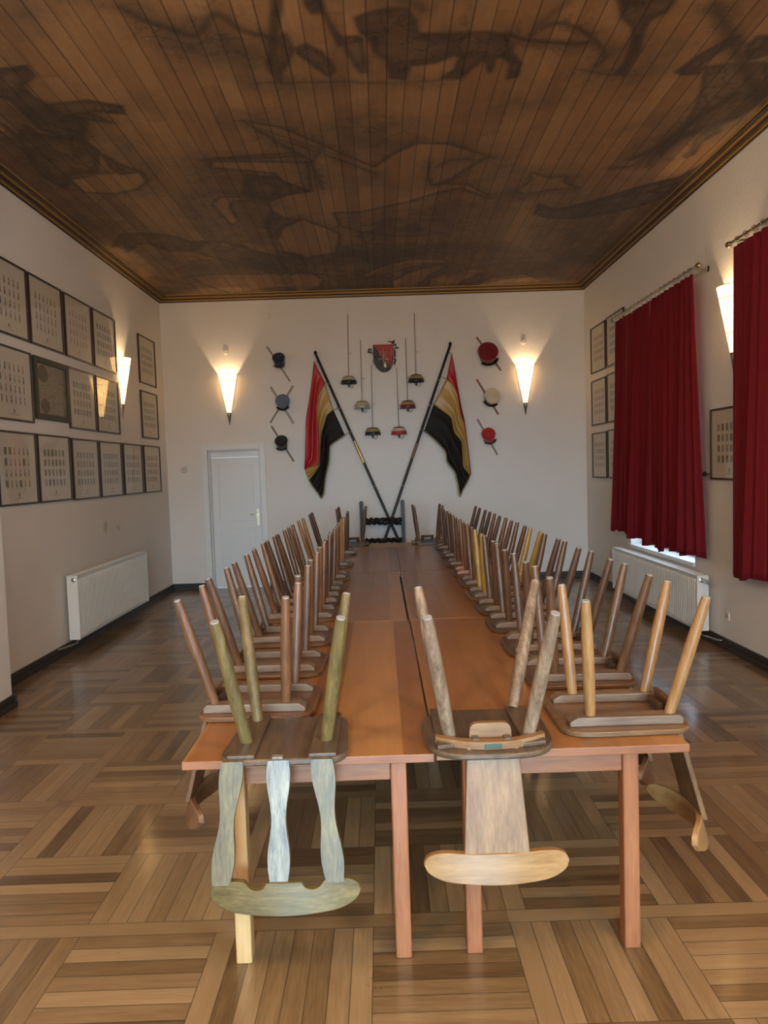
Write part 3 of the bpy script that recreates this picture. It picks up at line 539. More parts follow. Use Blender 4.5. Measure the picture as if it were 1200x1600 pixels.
def rail_mesh(zc, halfw, halfh, curve, th, x0, notch=False, n=36, lean=0):
    """curved top rail; in plan it bows outwards, in elevation it has rounded ends"""
    m = MB(); P0, P1 = [], []
    for i in range(n+1):
        y = -halfw+2*halfw*i/n; s = abs(y)/halfw
        h = halfh*math.sqrt(max(0.0, 1-max(0, (s-.62)/.38)**2))*(.96+.04*math.cos(s*PI))+.002
        zb = zc+.010*(s**2); up_ = zb+h; dn = zb-h
        if notch:
            for c in (-.095, .095):
                q = abs(y-c)/.034
                if q < 1: up_ -= .026*math.sqrt(1-q*q)
        xx = x0-curve*(s**2)
        P0.append([(xx-th/2+lean*(zz-zc), y, zz) for zz in (dn, dn*.5+up_*.5, up_)]); P1.append([(xx+th/2+lean*(zz-zc), y, zz) for zz in (dn, dn*.5+up_*.5, up_)])
    m.grid(P0); m.grid([r[::-1] for r in P1]); k = 3*(n+1)
    for i in range(n):
        a, b = 3*i, 3*(i+1)
        m.f += [(a, b, k+b+2, k+a+2), (a+2, k+a, k+b, b+2)]; m.m += [0, 0]
    m.f += [(0, 1, 2, k, k+1, k+2), (3*n, k+3*n+2, k+3*n+1, k+3*n, 3*n+2, 3*n+1)]; m.m += [0, 0]
    return m
def board(t, m, w0, w1, xa, za, xb, zb, th):
    o = MB()
    vs = []
    for x, z, w_ in ((xa, za, w0), (xb, zb, w1)):
        for dx in (-th/2, th/2):
            vs += [(x+dx, -w_/2, z), (x+dx, w_/2, z)]
    o.add(vs, [(0, 1, 3, 2), (4, 6, 7, 5), (0, 4, 5, 1), (2, 3, 7, 6), (0, 2, 6, 4), (1, 5, 7, 3)])
    return fix_normals(o.build('back_board', m, t, bevel=.004))
def side_chair():
    """chair turned over: seat face down at z=0, legs up, back hanging beyond +x"""
    t = thing('upturned_chair', 'brown upturned wooden chair', 'chair')
    W = CW[0]
    MB().prism(seat_outline('side'), .001, .024).build('seat', W['x'], t, smooth=35, bevel=.006)
    for s in (-1, 1):
        pts = [(-.235, .0), (.185, .0), (.185, .022), (.170, .034), (-.205, .034), (-.235, .016)]
        MB().prism(pts, s*.135-.033, s*.135+.033, lambda a, b, d: (a, d, .024+b)).build('seat_batten', BATT[0], t, bevel=.004)
    for s in (-1, 1):
        leg(t, W['z'], (-.150, s*.130, .040), (-.175, s*.185, .494))
        leg(t, W['z'], (.140, s*.130, .040), (.262, s*.185, .494))
    board(t, W['z'], .17, .215, .168, .09, .288, -.375, .020)
    MB().box(.135, .157, -.05, .05, .026, .066).build('wedge', CW[1]['x'], t, bevel=.004)
    fix_normals(rail_mesh(-.412, .235, .052, .100, .024, .296, lean=-.25).build('top_rail', W['y'], t, smooth=45, bevel=.003))
    return t
def set_mat(o, m):
    for s in o.material_slots: s.link = 'OBJECT'; s.material = m
def tone(t, W, batt=None, legs=None):
    for c in t.children:
        k = c.name.split('.')[0]
        if k == 'seat': set_mat(c, W['x'])
        elif k == 'leg': set_mat(c, (legs or W)['z'])
        elif k == 'back_board': set_mat(c, W['z'])
        elif k == 'top_rail': set_mat(c, W['y'])
        elif k == 'seat_batten' and batt: set_mat(c, batt)
ORD = ['first', 'second', 'third', 'fourth', 'fifth', 'sixth', 'seventh', 'eighth', 'ninth', 'tenth', 'eleventh']
proto = side_chair(); first = True
LEFT = [3.12, 3.72, 4.34, 5.02, 5.58, 6.14, 6.78, 7.66, 8.72]
RIGHT = [2.83, 3.40, 3.95, 4.52, 5.05, 5.58, 6.18, 6.78, 7.42, 8.12, 8.92]
LT = [3, 0, 0, 3, 1, 0, 2, 0, 1]; RT_ = [2, 0, 1, 1, 1, 2, 0, 3, 0, 1, 1]
for row, ys_, rz, xe in (('left', LEFT, PI, T0-.006+.148), ('right', RIGHT, 0.0, T2-.148)):
    for k, y in enumerate(ys_):
        c = proto if first else copy_tree(proto); first = False
        c.location = (xe+random.uniform(-.006, .006)+(.02 if row == 'left' and k == 0 else 0), y, TH); c.rotation_euler = (0, 0, rz+random.uniform(-.035, .035))
        W = CW[(LT if row == 'left' else RT_)[k]]; legs = None; b = BATT[0]; col = 'brown'
        if row == 'right' and k == 0: legs = HONEY; col = 'brown, honey-legged'
        if row == 'right' and k == 5: legs = OCHRE; col = 'brown, ochre-legged'
        if row == 'right' and k == 7: b = BATT[1]; col = 'brown, pink-battened'
        if row == 'left' and k == 7: legs = HONEY; col = 'brown'
        tone(c, W, b, legs)
        if row == 'right' and k == 0:
            for q in c.children:
                if q.name.startswith('top_rail'): set_mat(q, HONEY['y'])
        c['label'] = '%s chair upturned on the %s table edge, %s from the camera in that row' % (col, row, ORD[k])
        c['group'] = 'chairs upturned along the %s table edge' % row
for (x, y, rz, W, lab) in ((-.405, 9.72, PI/2, CW[1], 'dark upturned chair on the far pine table, left of the carved chair'), (.60, 9.72, PI/2, CW[0], 'brown upturned chair on the far pine table, right of the carved chair')):
    c = copy_tree(proto); c.location = (x, y, TH); c.rotation_euler = (0, 0, rz); tone(c, W); c['label'] = lab; c['group'] = 'chairs upturned on the far pine table'

# front left chair: three wavy slats and a notched rail
t = thing('upturned_chair', 'worn olive chair with three wavy back slats, upturned at the near left table end', 'chair', (-.368, 2.64, TH), -PI/2)
MB().prism(seat_outline('slat'), .001, .026).build('seat', DARKO['x'], t, smooth=35, bevel=.007)
for s in (-1, 1):
    MB().prism([(-.235, s*.140-.045), (.185, s*.140-.050), (.185, s*.140+.045), (-.235, s*.140+.040)], .026, .040).build('seat_batten', DARKO['x'], t, bevel=.004)
    leg(t, OLIVE['z'], (.055, s*.142, .034), (.155, s*.215, .494), (.021, .0235, .018))
    leg(t, OLIVE['z'], (-.170, s*.140, .034), (-.330, s*.212, .494), (.021, .0235, .018))
def slat(t, m, y0, y1, w0, label=None):
    P = []
    nn = 24; L, Rr = [], []
    for i in range(nn+1):
        u = i/nn; z = .024-u*.40; y = y0+(y1-y0)*u
        wv = w0*(1+.22*math.sin(u*2*PI*1.45+.4)-.10*u)
        L.append((y-wv/2, z)); Rr.append((y+wv/2, z))
    fn = lambda a, b, d: (.186-(b-.024)*.14+d, a, b)
    m_ = MB()
    for i in range(nn):
        m_.prism([L[i], Rr[i], Rr[i+1], L[i+1]], -.011, .011, fn)
    q = m_.build('back_slat', m, t); 
    import bmesh
    bm = bmesh.new(); bm.from_mesh(q.data); bmesh.ops.remove_doubles(bm, verts=bm.verts, dist=1e-5)
    inner = [f for f in bm.faces if all(len(e.link_faces) > 2 for e in f.edges if abs(e.verts[0].co.z-e.verts[1].co.z) < 1e-4) and abs(f.normal.z) > .9 and .02 > f.calc_center_median().z > -.38]
    bmesh.ops.delete(bm, geom=inner, context='FACES_ONLY'); bmesh.ops.recalc_face_normals(bm, faces=bm.faces); bm.to_mesh(q.data); bm.free()
    if label: q['label'] = label
slat(t, OLIVE['z'], -.168, -.212, .066); slat(t, OLIVE['z'], .135, .170, .066)
slat(t, SLAT_GLARE, -.012, -.018, .066, 'middle slat with pale daylight glare in its colour')
MB().box(.165, .190, -.035, .003, .024, .034).build('slat_tenon', SLAT_GLARE, t, bevel=.003)
fix_normals(rail_mesh(-.423, .255, .052, .035, .026, .255, True, 60, lean=-.12).build('top_rail', OLIVE['y'], t, smooth=45, bevel=.003))

# front right chair: one broad back board and an oval rail
t = thing('upturned_chair', 'upturned chair with broad pale back board and oval rail at the near table end', 'chair', (.355, 2.655, TH), -PI/2)
MB().prism(seat_outline('oval'), .001, .024).build('seat', DARKO['x'], t, smooth=35, bevel=.007)
for s in (-1, 1):
    MB().prism([(-.23, s*.150-.040), (.17, s*.150-.040), (.15, s*.150+.040), (-.23, s*.150+.040)], .024, .040).build('seat_batten', DARKO['x'], t, bevel=.004)
    leg(t, MOTT, (.085, s*.140, .034), (.21, s*.215, .494), (.022, .0245, .019))
    leg(t, MOTT, (-.25+.03, s*.140, .034), ((-.40, -.215, .494) if s < 0 else (-.47, .29, .494)), (.022, .0245, .019))
arc = []
for i in range(25):
    a = -.70+1.40*i/24; arc.append((-.115+.300*math.cos(a), .300*math.sin(a)))
arc_in = [(x-.038*1, y) for x, y in arc[::-1]]
fix_normals(MB().prism(arc+arc_in, .024, .052).build('front_batten', LIGHTO['y'], t, smooth=40, bevel=.003))
GREEN = plain('small_green_plate', (.030, .060, .034), .35, .2)
MB().box(.1845, .1875, -.030, .030, .030, .046).build('maker_plate', GREEN, t, bevel=.002)
board(t, LIGHTO['z'], .178, .224, .163, .03, .212, -.325, .022)
MB().prism(rounded([(-.075, .026), (.075, .026), (.072, .098), (-.072, .098)], [.001, .001, .03, .03], 5), .098, .122, lambda a, b, d: (d, a, b)).build('board_tenon', LIGHTO['y'], t, bevel=.003)
for s in (-1, 1): MB().box(.122, .160, s*.055-.012, s*.055+.012, .040, .056).build('wedge', DARKO['x'], t, bevel=.003)
fix_normals(rail_mesh(-.372, .250, .050, .03, .026, .222, False, 48, lean=-.12).build('top_rail', HONEY['y'], t, smooth=45, bevel=.003))

# ------------------------------------------------------------------ carved chair at the far end
BLK = plain('black_carved_oak', (.012, .010, .009), .4, 0, .35)
t = thing('carved_armchair', 'tall black carved chair standing at the head of the far table', 'chair', (0, 10.78, 0))
for s in (-1, 1):
    m_ = MB().box(s*.305-.026, s*.305+.026, .05, .10, 0, 1.255); m_.prism([(s*.305+.03*math.cos(a*PI/8), 1.262+.03*math.sin(a*PI/8)) for a in range(16)], .045, .105, lambda a, b, d: (a, d, b))
    m_.build('back_post', BLK, t, bevel=.005)
    MB().box(s*.29-.026, s*.29+.026, -.42, -.37, 0, .44).build('leg', BLK, t, bevel=.004)
def carving(name, z, h, amp, seed):
    random.seed(seed); m_ = MB().box(-.28, .28, .055, .085, z-h*.30, z+h*.30)
    for i in range(22):
        x = -.265+.53*i/21; zz = z+amp*math.sin(i*1.9); r = h*random.uniform(.24, .36)
        m_.lathe([(.002, -.03), (r*.6, -.026), (r, -.008), (r, .02)], 10, lambda a, b, c, x=x, zz=zz: (x+a, .055+c, zz+b))
    for s in (-1, 1):
        P = [(s*(.05+.022*k+.03*math.sin(k*.9)), .028, z+h*.38*math.cos(k*1.1)) for k in range(10)]
        m_.tube(P, .014, 8)
    return m_.build(name, BLK, t, smooth=45)
carving('carved_rail', .985, .13, .022, 3); carving('carved_rail', .70, .09, .015, 5)
MB().box(-.33, .33, -.43, .10, .44, .50).build('seat', BLK, t, bevel=.01)

# ------------------------------------------------------------------ radiators
RADW = plain('radiator_white_enamel', (.74, .74, .70), .3)
RADG = plain('radiator_grille_shade', (.50, .48, .43), .4)
CHROME = plain('dull_chrome', (.6, .6, .58), .25, 1)
def radiator(label, xw, sx, y0, y1, z0, z1, valve_y, knob_y):
    """xw wall plane, sx +1 room is towards +x"""
    t = thing('radiator', label, 'radiator', (xw, (y0+y1)/2, 0), 0, 'white panel radiators')
    yc = (y0+y1)/2; X = lambda d: sx*d
    front, back = .165, .055
    n = int((y1-y0)/.046); P0 = []; seq = []
    for i in range(n):
        a = y0-yc+.012+(y1-y0-.024)*i/n; st = (y1-y0-.024)/n
        seq += [(a+st*.10, 0), (a+st*.22, .010), (a+st*.78, .010), (a+st*.90, 0)]
    zz = [(z0+.02, 0), (z0+.05, 1), (z1-.06, 1), (z1-.03, 0)]
    m_ = MB(); rows = []
    for z, k in [(z0, 0)]+zz+[(z1, 0)]: rows.append([(X(front-.012+d*k), y, z) for y, d in seq])
    m_.grid(rows); fix_normals(m_.build('ribbed_panel', RADW, t))
    bx = lambda m_, a, b, c, d, e, f: m_.box(min(X(a), X(b)), max(X(a), X(b)), c-yc, d-yc, e, f)
    bx(MB(), back, back+.02, y0+.01, y1-.01, z0, z1).build('rear_panel', RADW, t)
    bx(MB(), back, front, y0, y0+.010, z0, z1+.005).build('side_cover', RADW, t, bevel=.003)
    bx(MB(), back, front, y1-.010, y1, z0, z1+.005).build('side_cover', RADW, t, bevel=.003)
    g = MB(); bx(g, back, back+.012, y0+.01, y1-.01, z1-.01, z1+.006); bx(g, front-.014, front, y0+.01, y1-.01, z1-.012, z1+.006)
    k = int((y1-y0)/.03)
    for i in range(k): y = y0+.02+(y1-y0-.04)*i/k; bx(g, back+.012, front-.014, y, y+.008, z1-.004, z1+.002)
    g.build('top_grille', RADW, t)
    for y in (y0+.25, y1-.25): bx(MB(), 0, back+.003, y-.02, y+.02, z1-.25, z1-.05).build('wall_bracket', RADW, t)
    v = MB(); s = 1 if valve_y > yc else -1
    e = (y1 if s > 0 else y0)-yc
    v.tube([(X(.11), e, z1-.045), (X(.11), e+s*.05, z1-.045)], .012, 10); v.tube([(X(.11), e+s*.045, z1-.045), (X(.11), e+s*.055, z1-.045), (X(.11), e+s*.12, z1-.045)], [.019, .023, .021], 14)
    v.build('thermostat_valve', WHITE if s > 0 else CHROME, t, smooth=40)
    MB().lathe([(.022, 0), (.022, .004), (.015, .008)], 16, lambda a, b, c: (X(.125)+a, (y0-yc)-c, z1-.04+b)).build('air_vent_plug', CHROME, t, smooth=40)
    MB().tube([(X(.12), y0-yc+.05, z0+.01), (X(.12), y0-yc+.03, z0-.04), (X(.09), y0-yc-.02, z0-.05), (X(.05), y0-yc-.16, z0-.052), (X(-.004), y0-yc-.19, z0-.052)], .012, 10).build('pipe', CHROME, t, smooth=50)
radiator('long white ribbed radiator on the left wall below the framed photo sheets', XL, 1, 7.335, 9.53, .14, .785, 9.6, 0)
radiator('white ribbed radiator on the right wall below the red curtained window', XR, -1, 6.93, 9.50, .115, .645, 0, 0)

# ------------------------------------------------------------------ curtains
def velvet():
    m, nt, b = mat('red_velvet'); n = N(nt)
    f = n.noise(n.obj(), 90, 2); col = n.mix(f, c4((.145, .001, .007)), c4((.22, .002, .012)))
    nt.links.new(col, b.inputs['Base Color']); b.inputs['Roughness'].default_value = .85
    b.inputs['Sheen Weight'].default_value = .25; b.inputs['Sheen Roughness'].default_value = .4; b.inputs['Sheen Tint'].default_value = (1, .1, .15, 1)
    tl = n.new('ShaderNodeBsdfTranslucent'); tl.inputs[0].default_value = (.30, .0, .015, 1)
    mx = n.new('ShaderNodeMixShader'); mx.inputs[0].default_value = .22
    nt.links.new(b.outputs[0], mx.inputs[1]); nt.links.new(tl.outputs[0], mx.inputs[2]); nt.links.new(mx.outputs[0], nt.nodes['Material Output'].inputs[0])
    return m
VELVET = velvet()
def curtain(label, ya0, ya1, yb0, yb1, zt, zb0, zb1, pleats, seed, group):
    """top edge ya0..ya1, bottom edge yb0..yb1 (y grows away from the camera)"""
    random.seed(seed); nu, nv = pleats*16, 34
    amp = [random.uniform(.35, 1.4) for _ in range(pleats+2)]; ph = [random.uniform(-.5, .5) for _ in range(pleats+2)]
    P = []
    for j in range(nv+1):
        v = j/nv; row = []
        for i in range(nu+1):
            u = i/nu; uw = u+(.030*math.sin(2*PI*u*1.7+seed)+.018*math.sin(2*PI*u*3.1+seed*2))*(1-(2*u-1)**2); k = uw*pleats; kk = min(int(k), pleats-1)
            a = amp[kk]*(1-(k-kk))+amp[kk+1]*(k-kk); p = ph[kk]*(1-(k-kk))+ph[kk+1]*(k-kk)
            y = (ya0+(ya1-ya0)*u)*(1-v)+(yb0+(yb1-yb0)*u)*v
            A = (.014+.026*v)*a
            x = XR-.150-A*math.sin(2*PI*k+p*v*3)-.040*v*math.sin(2*PI*u*2.3+seed)-.02*v*math.sin(2*PI*u*3.9+seed*1.7)
            y += .02*v*math.sin(4*PI*k+p)
            z = zt+(zb0+(zb1-zb0)*u-zt)*v + (.020*v**4*math.sin(2*PI*u*2.6+seed)+.012*v**4*math.sin(2*PI*u*5.3))
            row.append((x, y, z))
        P.append(row)
    t = thing('curtain', label, 'curtain', (XR-.15, (ya0+ya1)/2, zt), 0, group)
    o = MB().grid(P); o.v = [(x-(XR-.15), y-(ya0+ya1)/2, z-zt) for x, y, z in o.v]
    o.build('drape', VELVET, t, smooth=180, solid=.004)
    h = MB()
    for k in range(pleats):
        y = ya0+(ya1-ya0)*(k+.5)/pleats-(ya0+ya1)/2
        h.tube([(0+.024*math.cos(a*PI/6), y, .045+.024*math.sin(a*PI/6)) for a in range(12)], .0035, 6, closed=True)
        h.tube([(0, y, .021), (0, y, -.012)], .0025, 6)
    h.build('curtain_rings', ROD, t, smooth=60)
    return t
ROD = plain('tarnished_brass_rod', (.42, .34, .22), .35, 1)
def rod(label, y0, y1, z):
    t = thing('curtain_rod', label, 'curtain rod', (XR, (y0+y1)/2, z), 0, 'curtain rods on the right wall'); yc = (y0+y1)/2
    MB().tube([(-.15, y0-yc, 0), (-.15, y1-yc, 0)], .014, 12).build('pole', ROD, t, smooth=50)
    for s, y in ((-1, y0), (1, y1)):
        MB().lathe([(.004, 0), (.018, .004), (.022, .012), (.016, .022), (.026, .036), (.026, .05), (.012, .066), (.002, .07)], 14, lambda a, b, c: (-.15+a, y-yc+s*c, b)).build('finial', ROD, t, smooth=50)
        MB().tube([(-.15, y-yc-s*.09, 0), (-.01, y-yc-s*.09, .0), (0, y-yc-s*.09, 0)], [.010, .010, .03], 10).build('bracket', ROD, t, smooth=40)
    return t
rod('long brass curtain rod above the far window on the right wall', 6.93, 9.36, 3.535)
rod('brass curtain rod at the near window, running out of the picture', 3.86, 6.26, 3.545)
curtain('dark red velvet curtain over the far half of the far window', 8.12, 9.30, 8.20, 9.62, 3.49, .80, .90, 9, 3, 'red velvet curtains')
curtain('dark red velvet curtain over the near half of the far window', 7.01, 8.10, 6.90, 8.19, 3.49, .83, .79, 9, 5, 'red velvet curtains')
curtain('dark red velvet curtain at the near window on the right edge of the picture', 4.02, 6.21, 3.95, 6.30, 3.50, .76, .76, 16, 8, 'red velvet curtains')
kb = MB().lathe([(.006, 0), (.006, .05), (.022, .055), (.026, .07), (.018, .08), (.003, .084)], 16, lambda a, b, c: (XR-c, 6.985+a, 1.61+b))
tag(kb.build('curtain_holdback', plain('black_metal', (.02, .02, .02), .4), smooth=40), 'small black holdback knob on the wall beside the far window curtain', 'holdback')
# ------------------------------------------------------------------ framed photo sheets
FR_DARK = plain('dark_brown_frame', (.040, .022, .014), .35); FR_BLACK = plain('black_green_frame', (.030, .036, .026), .5)
def sheet(name, style):
    m, nt, b = mat(name); n = N(nt); u, v, _ = n.sep(n.uv())
    oi = n.new('ShaderNodeObjectInfo').outputs['Random']
    cu = n.math('MULTIPLY', n.math('DIVIDE', n.math('SUBTRACT', u, .14), .72), 6); cv = n.math('MULTIPLY', n.math('DIVIDE', n.math('SUBTRACT', v, .19), .62), 4)
    inu = n.math('MULTIPLY', n.math('GREATER_THAN', cu, 0), n.math('LESS_THAN', cu, 6)); inv_ = n.math('MULTIPLY', n.math('GREATER_THAN', cv, 0), n.math('LESS_THAN', cv, 4))
    iu, iv = n.math('FLOOR', cu), n.math('FLOOR', cv); fu, fv = n.math('FRACT', cu), n.math('FRACT', cv)
    rnd = n.white(n.comb(iu, iv, n.math('MULTIPLY', oi, 91)))
    ax = n.math('ABSOLUTE', n.math('SUBTRACT', fu, .5)); ay = n.math('ABSOLUTE', n.math('SUBTRACT', fv, .58))
    nz = n.noise(n.comb(n.math('MULTIPLY', u, 60), n.math('MULTIPLY', v, 40), n.math('MULTIPLY', oi, 50)), 1.0, 4)
    tall = n.math('LESS_THAN', ay, .33)
    rect = n.math('MULTIPLY', n.math('LESS_THAN', ax, .29), tall)
    fig = n.math('MULTIPLY', n.math('LESS_THAN', n.math('ADD', ax, n.math('MULTIPLY', n.math('SUBTRACT', nz, .5), .30)), n.math('ADD', .09, n.math('MULTIPLY', n.math('LESS_THAN', fv, .50), .05))), tall)
    if style == 'figure': mask, dark = fig, n.math('ADD', .65, n.math('MULTIPLY', rnd, .3))
    elif style == 'photo': mask, dark = rect, n.math('ADD', .30, n.math('ADD', n.math('MULTIPLY', rnd, .25), n.math('MULTIPLY', nz, .35)))
    else:
        sel = n.math('LESS_THAN', rnd, .5); mask = n.math('ADD', n.math('MULTIPLY', sel, rect), n.math('MULTIPLY', n.math('SUBTRACT', 1, sel), fig)); dark = n.math('ADD', .45, n.math('MULTIPLY', nz, .45))
    cap = n.math('MULTIPLY', n.math('LESS_THAN', n.math('ABSOLUTE', n.math('SUBTRACT', fv, .14)), .035), n.math('LESS_THAN', n.math('ADD', ax, n.math('MULTIPLY', nz, .3)), .42))
    tot = n.math('MULTIPLY', n.math('MULTIPLY', inu, inv_), n.math('ADD', n.math('MULTIPLY', mask, dark), n.math('MULTIPLY', cap, .22)))
    cx, cy = n.math('DIVIDE', n.math('SUBTRACT', u, .5), .022), n.math('DIVIDE', n.math('SUBTRACT', v, .115), .032)
    crest = n.math('LESS_THAN', n.math('ADD', n.math('MULTIPLY', cx, cx), n.math('MULTIPLY', cy, cy)), 1)
    ln = n.math('MULTIPLY', n.math('LESS_THAN', n.math('ABSOLUTE', n.math('SUBTRACT', v, .065)), .006), n.math('LESS_THAN', n.math('ABSOLUTE', n.math('SUBTRACT', u, .5)), .12))
    tot = n.math('MINIMUM', 1, n.math('ADD', tot, n.math('ADD', n.math('MULTIPLY', crest, .6), n.math('MULTIPLY', ln, .35))))
    col = n.mix(tot, c4((.64, .58, .47)), c4((.030, .024, .019)))
    nt.links.new(col, b.inputs['Base Color']); b.inputs['Roughness'].default_value = .7
    return m
SH = {k: sheet('printed_sheet_'+k, k) for k in ('figure', 'photo', 'mixed')}
PGLASS = glass_mat('picture_glass', refl=.55)
def relief_mat():
    m, nt, b = mat('dark_silver_relief'); n = N(nt); o = n.uv(); u, v, _ = n.sep(o)
    f = n.noise(n.comb(n.math('MULTIPLY', u, 30), n.math('MULTIPLY', v, 17), 0), 1.0, 3, .7)
    k = n.math('GREATER_THAN', n.math('ABSOLUTE', n.math('SUBTRACT', f, .5)), .10)
    d = n.math('MAXIMUM', n.math('LESS_THAN', n.math('ADD', n.math('POWER', n.math('SUBTRACT', u, .22), 2), n.math('POWER', n.math('SUBTRACT', v, .80), 2)), .028), n.math('LESS_THAN', n.math('ADD', n.math('POWER', n.math('SUBTRACT', u, .25), 2), n.math('POWER', n.math('SUBTRACT', v, .16), 2)), .022))
    col = n.mix(k, c4((.30, .27, .21)), c4((.05, .045, .036))); col = n.mix(n.math('MULTIPLY', d, .7), col, c4((.04, .037, .032)))
    nt.links.new(col, b.inputs['Base Color']); b.inputs['Roughness'].default_value = .45; b.inputs['Metallic'].default_value = .3
    nt.links.new(n.bump(f, .8, .01), b.inputs['Normal'])
    return m
RELIEF = relief_mat()
def picture(label, side, y0, y1, z0, z1, style, group, bar=.018, dep=.024):
    """side 0: left wall (faces +x), 1: right wall (faces -x)"""
    xw, sx = ((XL, 1), (XR, -1))[side]; yc, zc = (y0+y1)/2, (z0+z1)/2
    t = thing('framed_picture', label, 'picture', (xw, yc, zc), 0, group)
    a, b_ = (y1-y0)/2, (z1-z0)/2
    X = lambda d: sx*d
    f = MB(); x0, x1 = min(0, X(dep)), max(0, X(dep))
    f.box(x0, x1, -a, -a+bar, -b_, b_).box(x0, x1, a-bar, a, -b_, b_).box(x0, x1, -a+bar, a-bar, -b_, -b_+bar).box(x0, x1, -a+bar, a-bar, b_-bar, b_)
    f.build('frame', FR_BLACK if style == 'relief' else FR_DARK, t, bevel=.002)
    P = MB(); ia, ib = a-bar, b_-bar; d = X(.010)
    # u runs left to right as seen from the room
    l, r = ((-ia, ia) if side == 0 else (ia, -ia))
    P.add([(d, l, -ib), (d, r, -ib), (d, r, ib), (d, l, ib), (X(.004), l, -ib), (X(.004), r, -ib), (X(.004), r, ib), (X(.004), l, ib)], [(0, 1, 2, 3), (4, 7, 6, 5), (0, 4, 5, 1), (1, 5, 6, 2), (2, 6, 7, 3), (3, 7, 4, 0)])
    o = P.build('printed_sheet' if style != 'relief' else 'relief_panel', RELIEF if style == 'relief' else SH[style], t)
    uvl = o.data.uv_layers.new(name='UVMap'); quad = {0: (0, 0), 1: (1, 0), 2: (1, 1), 3: (0, 1)}
    for lp in o.data.loops: uvl.data[lp.index].uv = quad[lp.vertex_index % 4]
    if style != 'relief': MB().box(min(X(.015), X(.0165)), max(X(.015), X(.0165)), -ia, ia, -ib, ib).build('picture_glass', PGLASS, t)
    return t
CY = [(6.225, 6.938), (6.970, 7.690), (7.745, 8.462), (8.50, 9.215), (9.285, 10.005), (10.088, 10.812)]
RZ = [(3.037, 3.697), (2.288, 2.938), (1.532, 2.188)]
NR = ['upper', 'middle', 'lower']; GL = 'framed photo sheets on the left wall'
ST = [['figure', 'figure', 'figure', 'photo', None, 'photo'], ['figure', 'relief', 'photo', 'photo', None, 'photo'], ['mixed', 'photo', 'photo', 'photo', 'photo', 'photo']]
for r in range(3):
    for c in range(6):
        s = ST[r][c]
        if s is None: continue
        if s == 'relief':
            picture('dark relief panel in a wide black-green frame among the left wall photo sheets', 0, 6.985, 7.742, 2.338, 2.932, s, None, bar=.055, dep=.03); continue
        if c == 5: lab = 'framed photo sheet on the left wall by the corner, %s row' % NR[r]
        elif r == 2 and c == 4: lab = 'framed photo sheet on the left wall directly under the lamp, lower row'
        elif r == 1 and c > 1: lab = 'framed photo sheet in the middle left-wall row, %s the dark relief panel' % ('first beyond' if c == 2 else 'second beyond')
        elif r == 1: lab = 'framed photo sheet in the middle left-wall row, nearer the camera than the dark panel'
        else: lab = 'framed photo sheet in the %s left-wall row, %s from the camera' % (NR[r], ORD[c])
        dz = .008 if r == 2 and c < 2 else 0
        picture(lab, 0, CY[c][0], CY[c][1], RZ[r][0]+dz, RZ[r][1]+dz, s, GL)
GR = 'framed photo sheets on the right wall'
for r in range(3):
    picture('framed photo sheet on the right wall beside the back corner, %s of the column' % ('top', 'middle', 'bottom')[r], 1, 10.16, 10.84, RZ[r][0]-.004, RZ[r][1]-.01, 'photo', GR)
    picture('framed photo sheet on the right wall partly behind the far curtain, %s of the column' % ('top', 'middle', 'bottom')[r], 1, 9.39, 10.11, RZ[r][0]-.002, RZ[r][1], 'photo', GR)
picture('framed photo sheet on the right wall between the two curtained windows', 1, 6.245, 6.96, 1.556, 2.214, 'photo', GR)

# ------------------------------------------------------------------ wall sconces
def shade_mat():
    m, nt, b = mat('lit_parchment_shade'); n = N(nt); nt.nodes.remove(b)
    df = n.new('ShaderNodeBsdfDiffuse'); df.inputs[0].default_value = (.75, .66, .48, 1)
    tl = n.new('ShaderNodeBsdfTranslucent'); tl.inputs[0].default_value = (.85, .70, .45, 1)
    mx = n.new('ShaderNodeMixShader'); mx.inputs[0].default_value = .6
    em = n.new('ShaderNodeEmission'); em.inputs[0].default_value = (1.0, .72, .36, 1); em.inputs[1].default_value = SHADE_EMIT
    ad = n.new('ShaderNodeAddShader')
    nt.links.new(df.outputs[0], mx.inputs[1]); nt.links.new(tl.outputs[0], mx.inputs[2]); nt.links.new(mx.outputs[0], ad.inputs[0]); nt.links.new(em.outputs[0], ad.inputs[1])
    nt.links.new(ad.outputs[0], nt.nodes['Material Output'].inputs[0])
    return m
SHADE = shade_mat(); SMET = plain('brushed_steel_fitting', (.42, .38, .30), .35, 1)
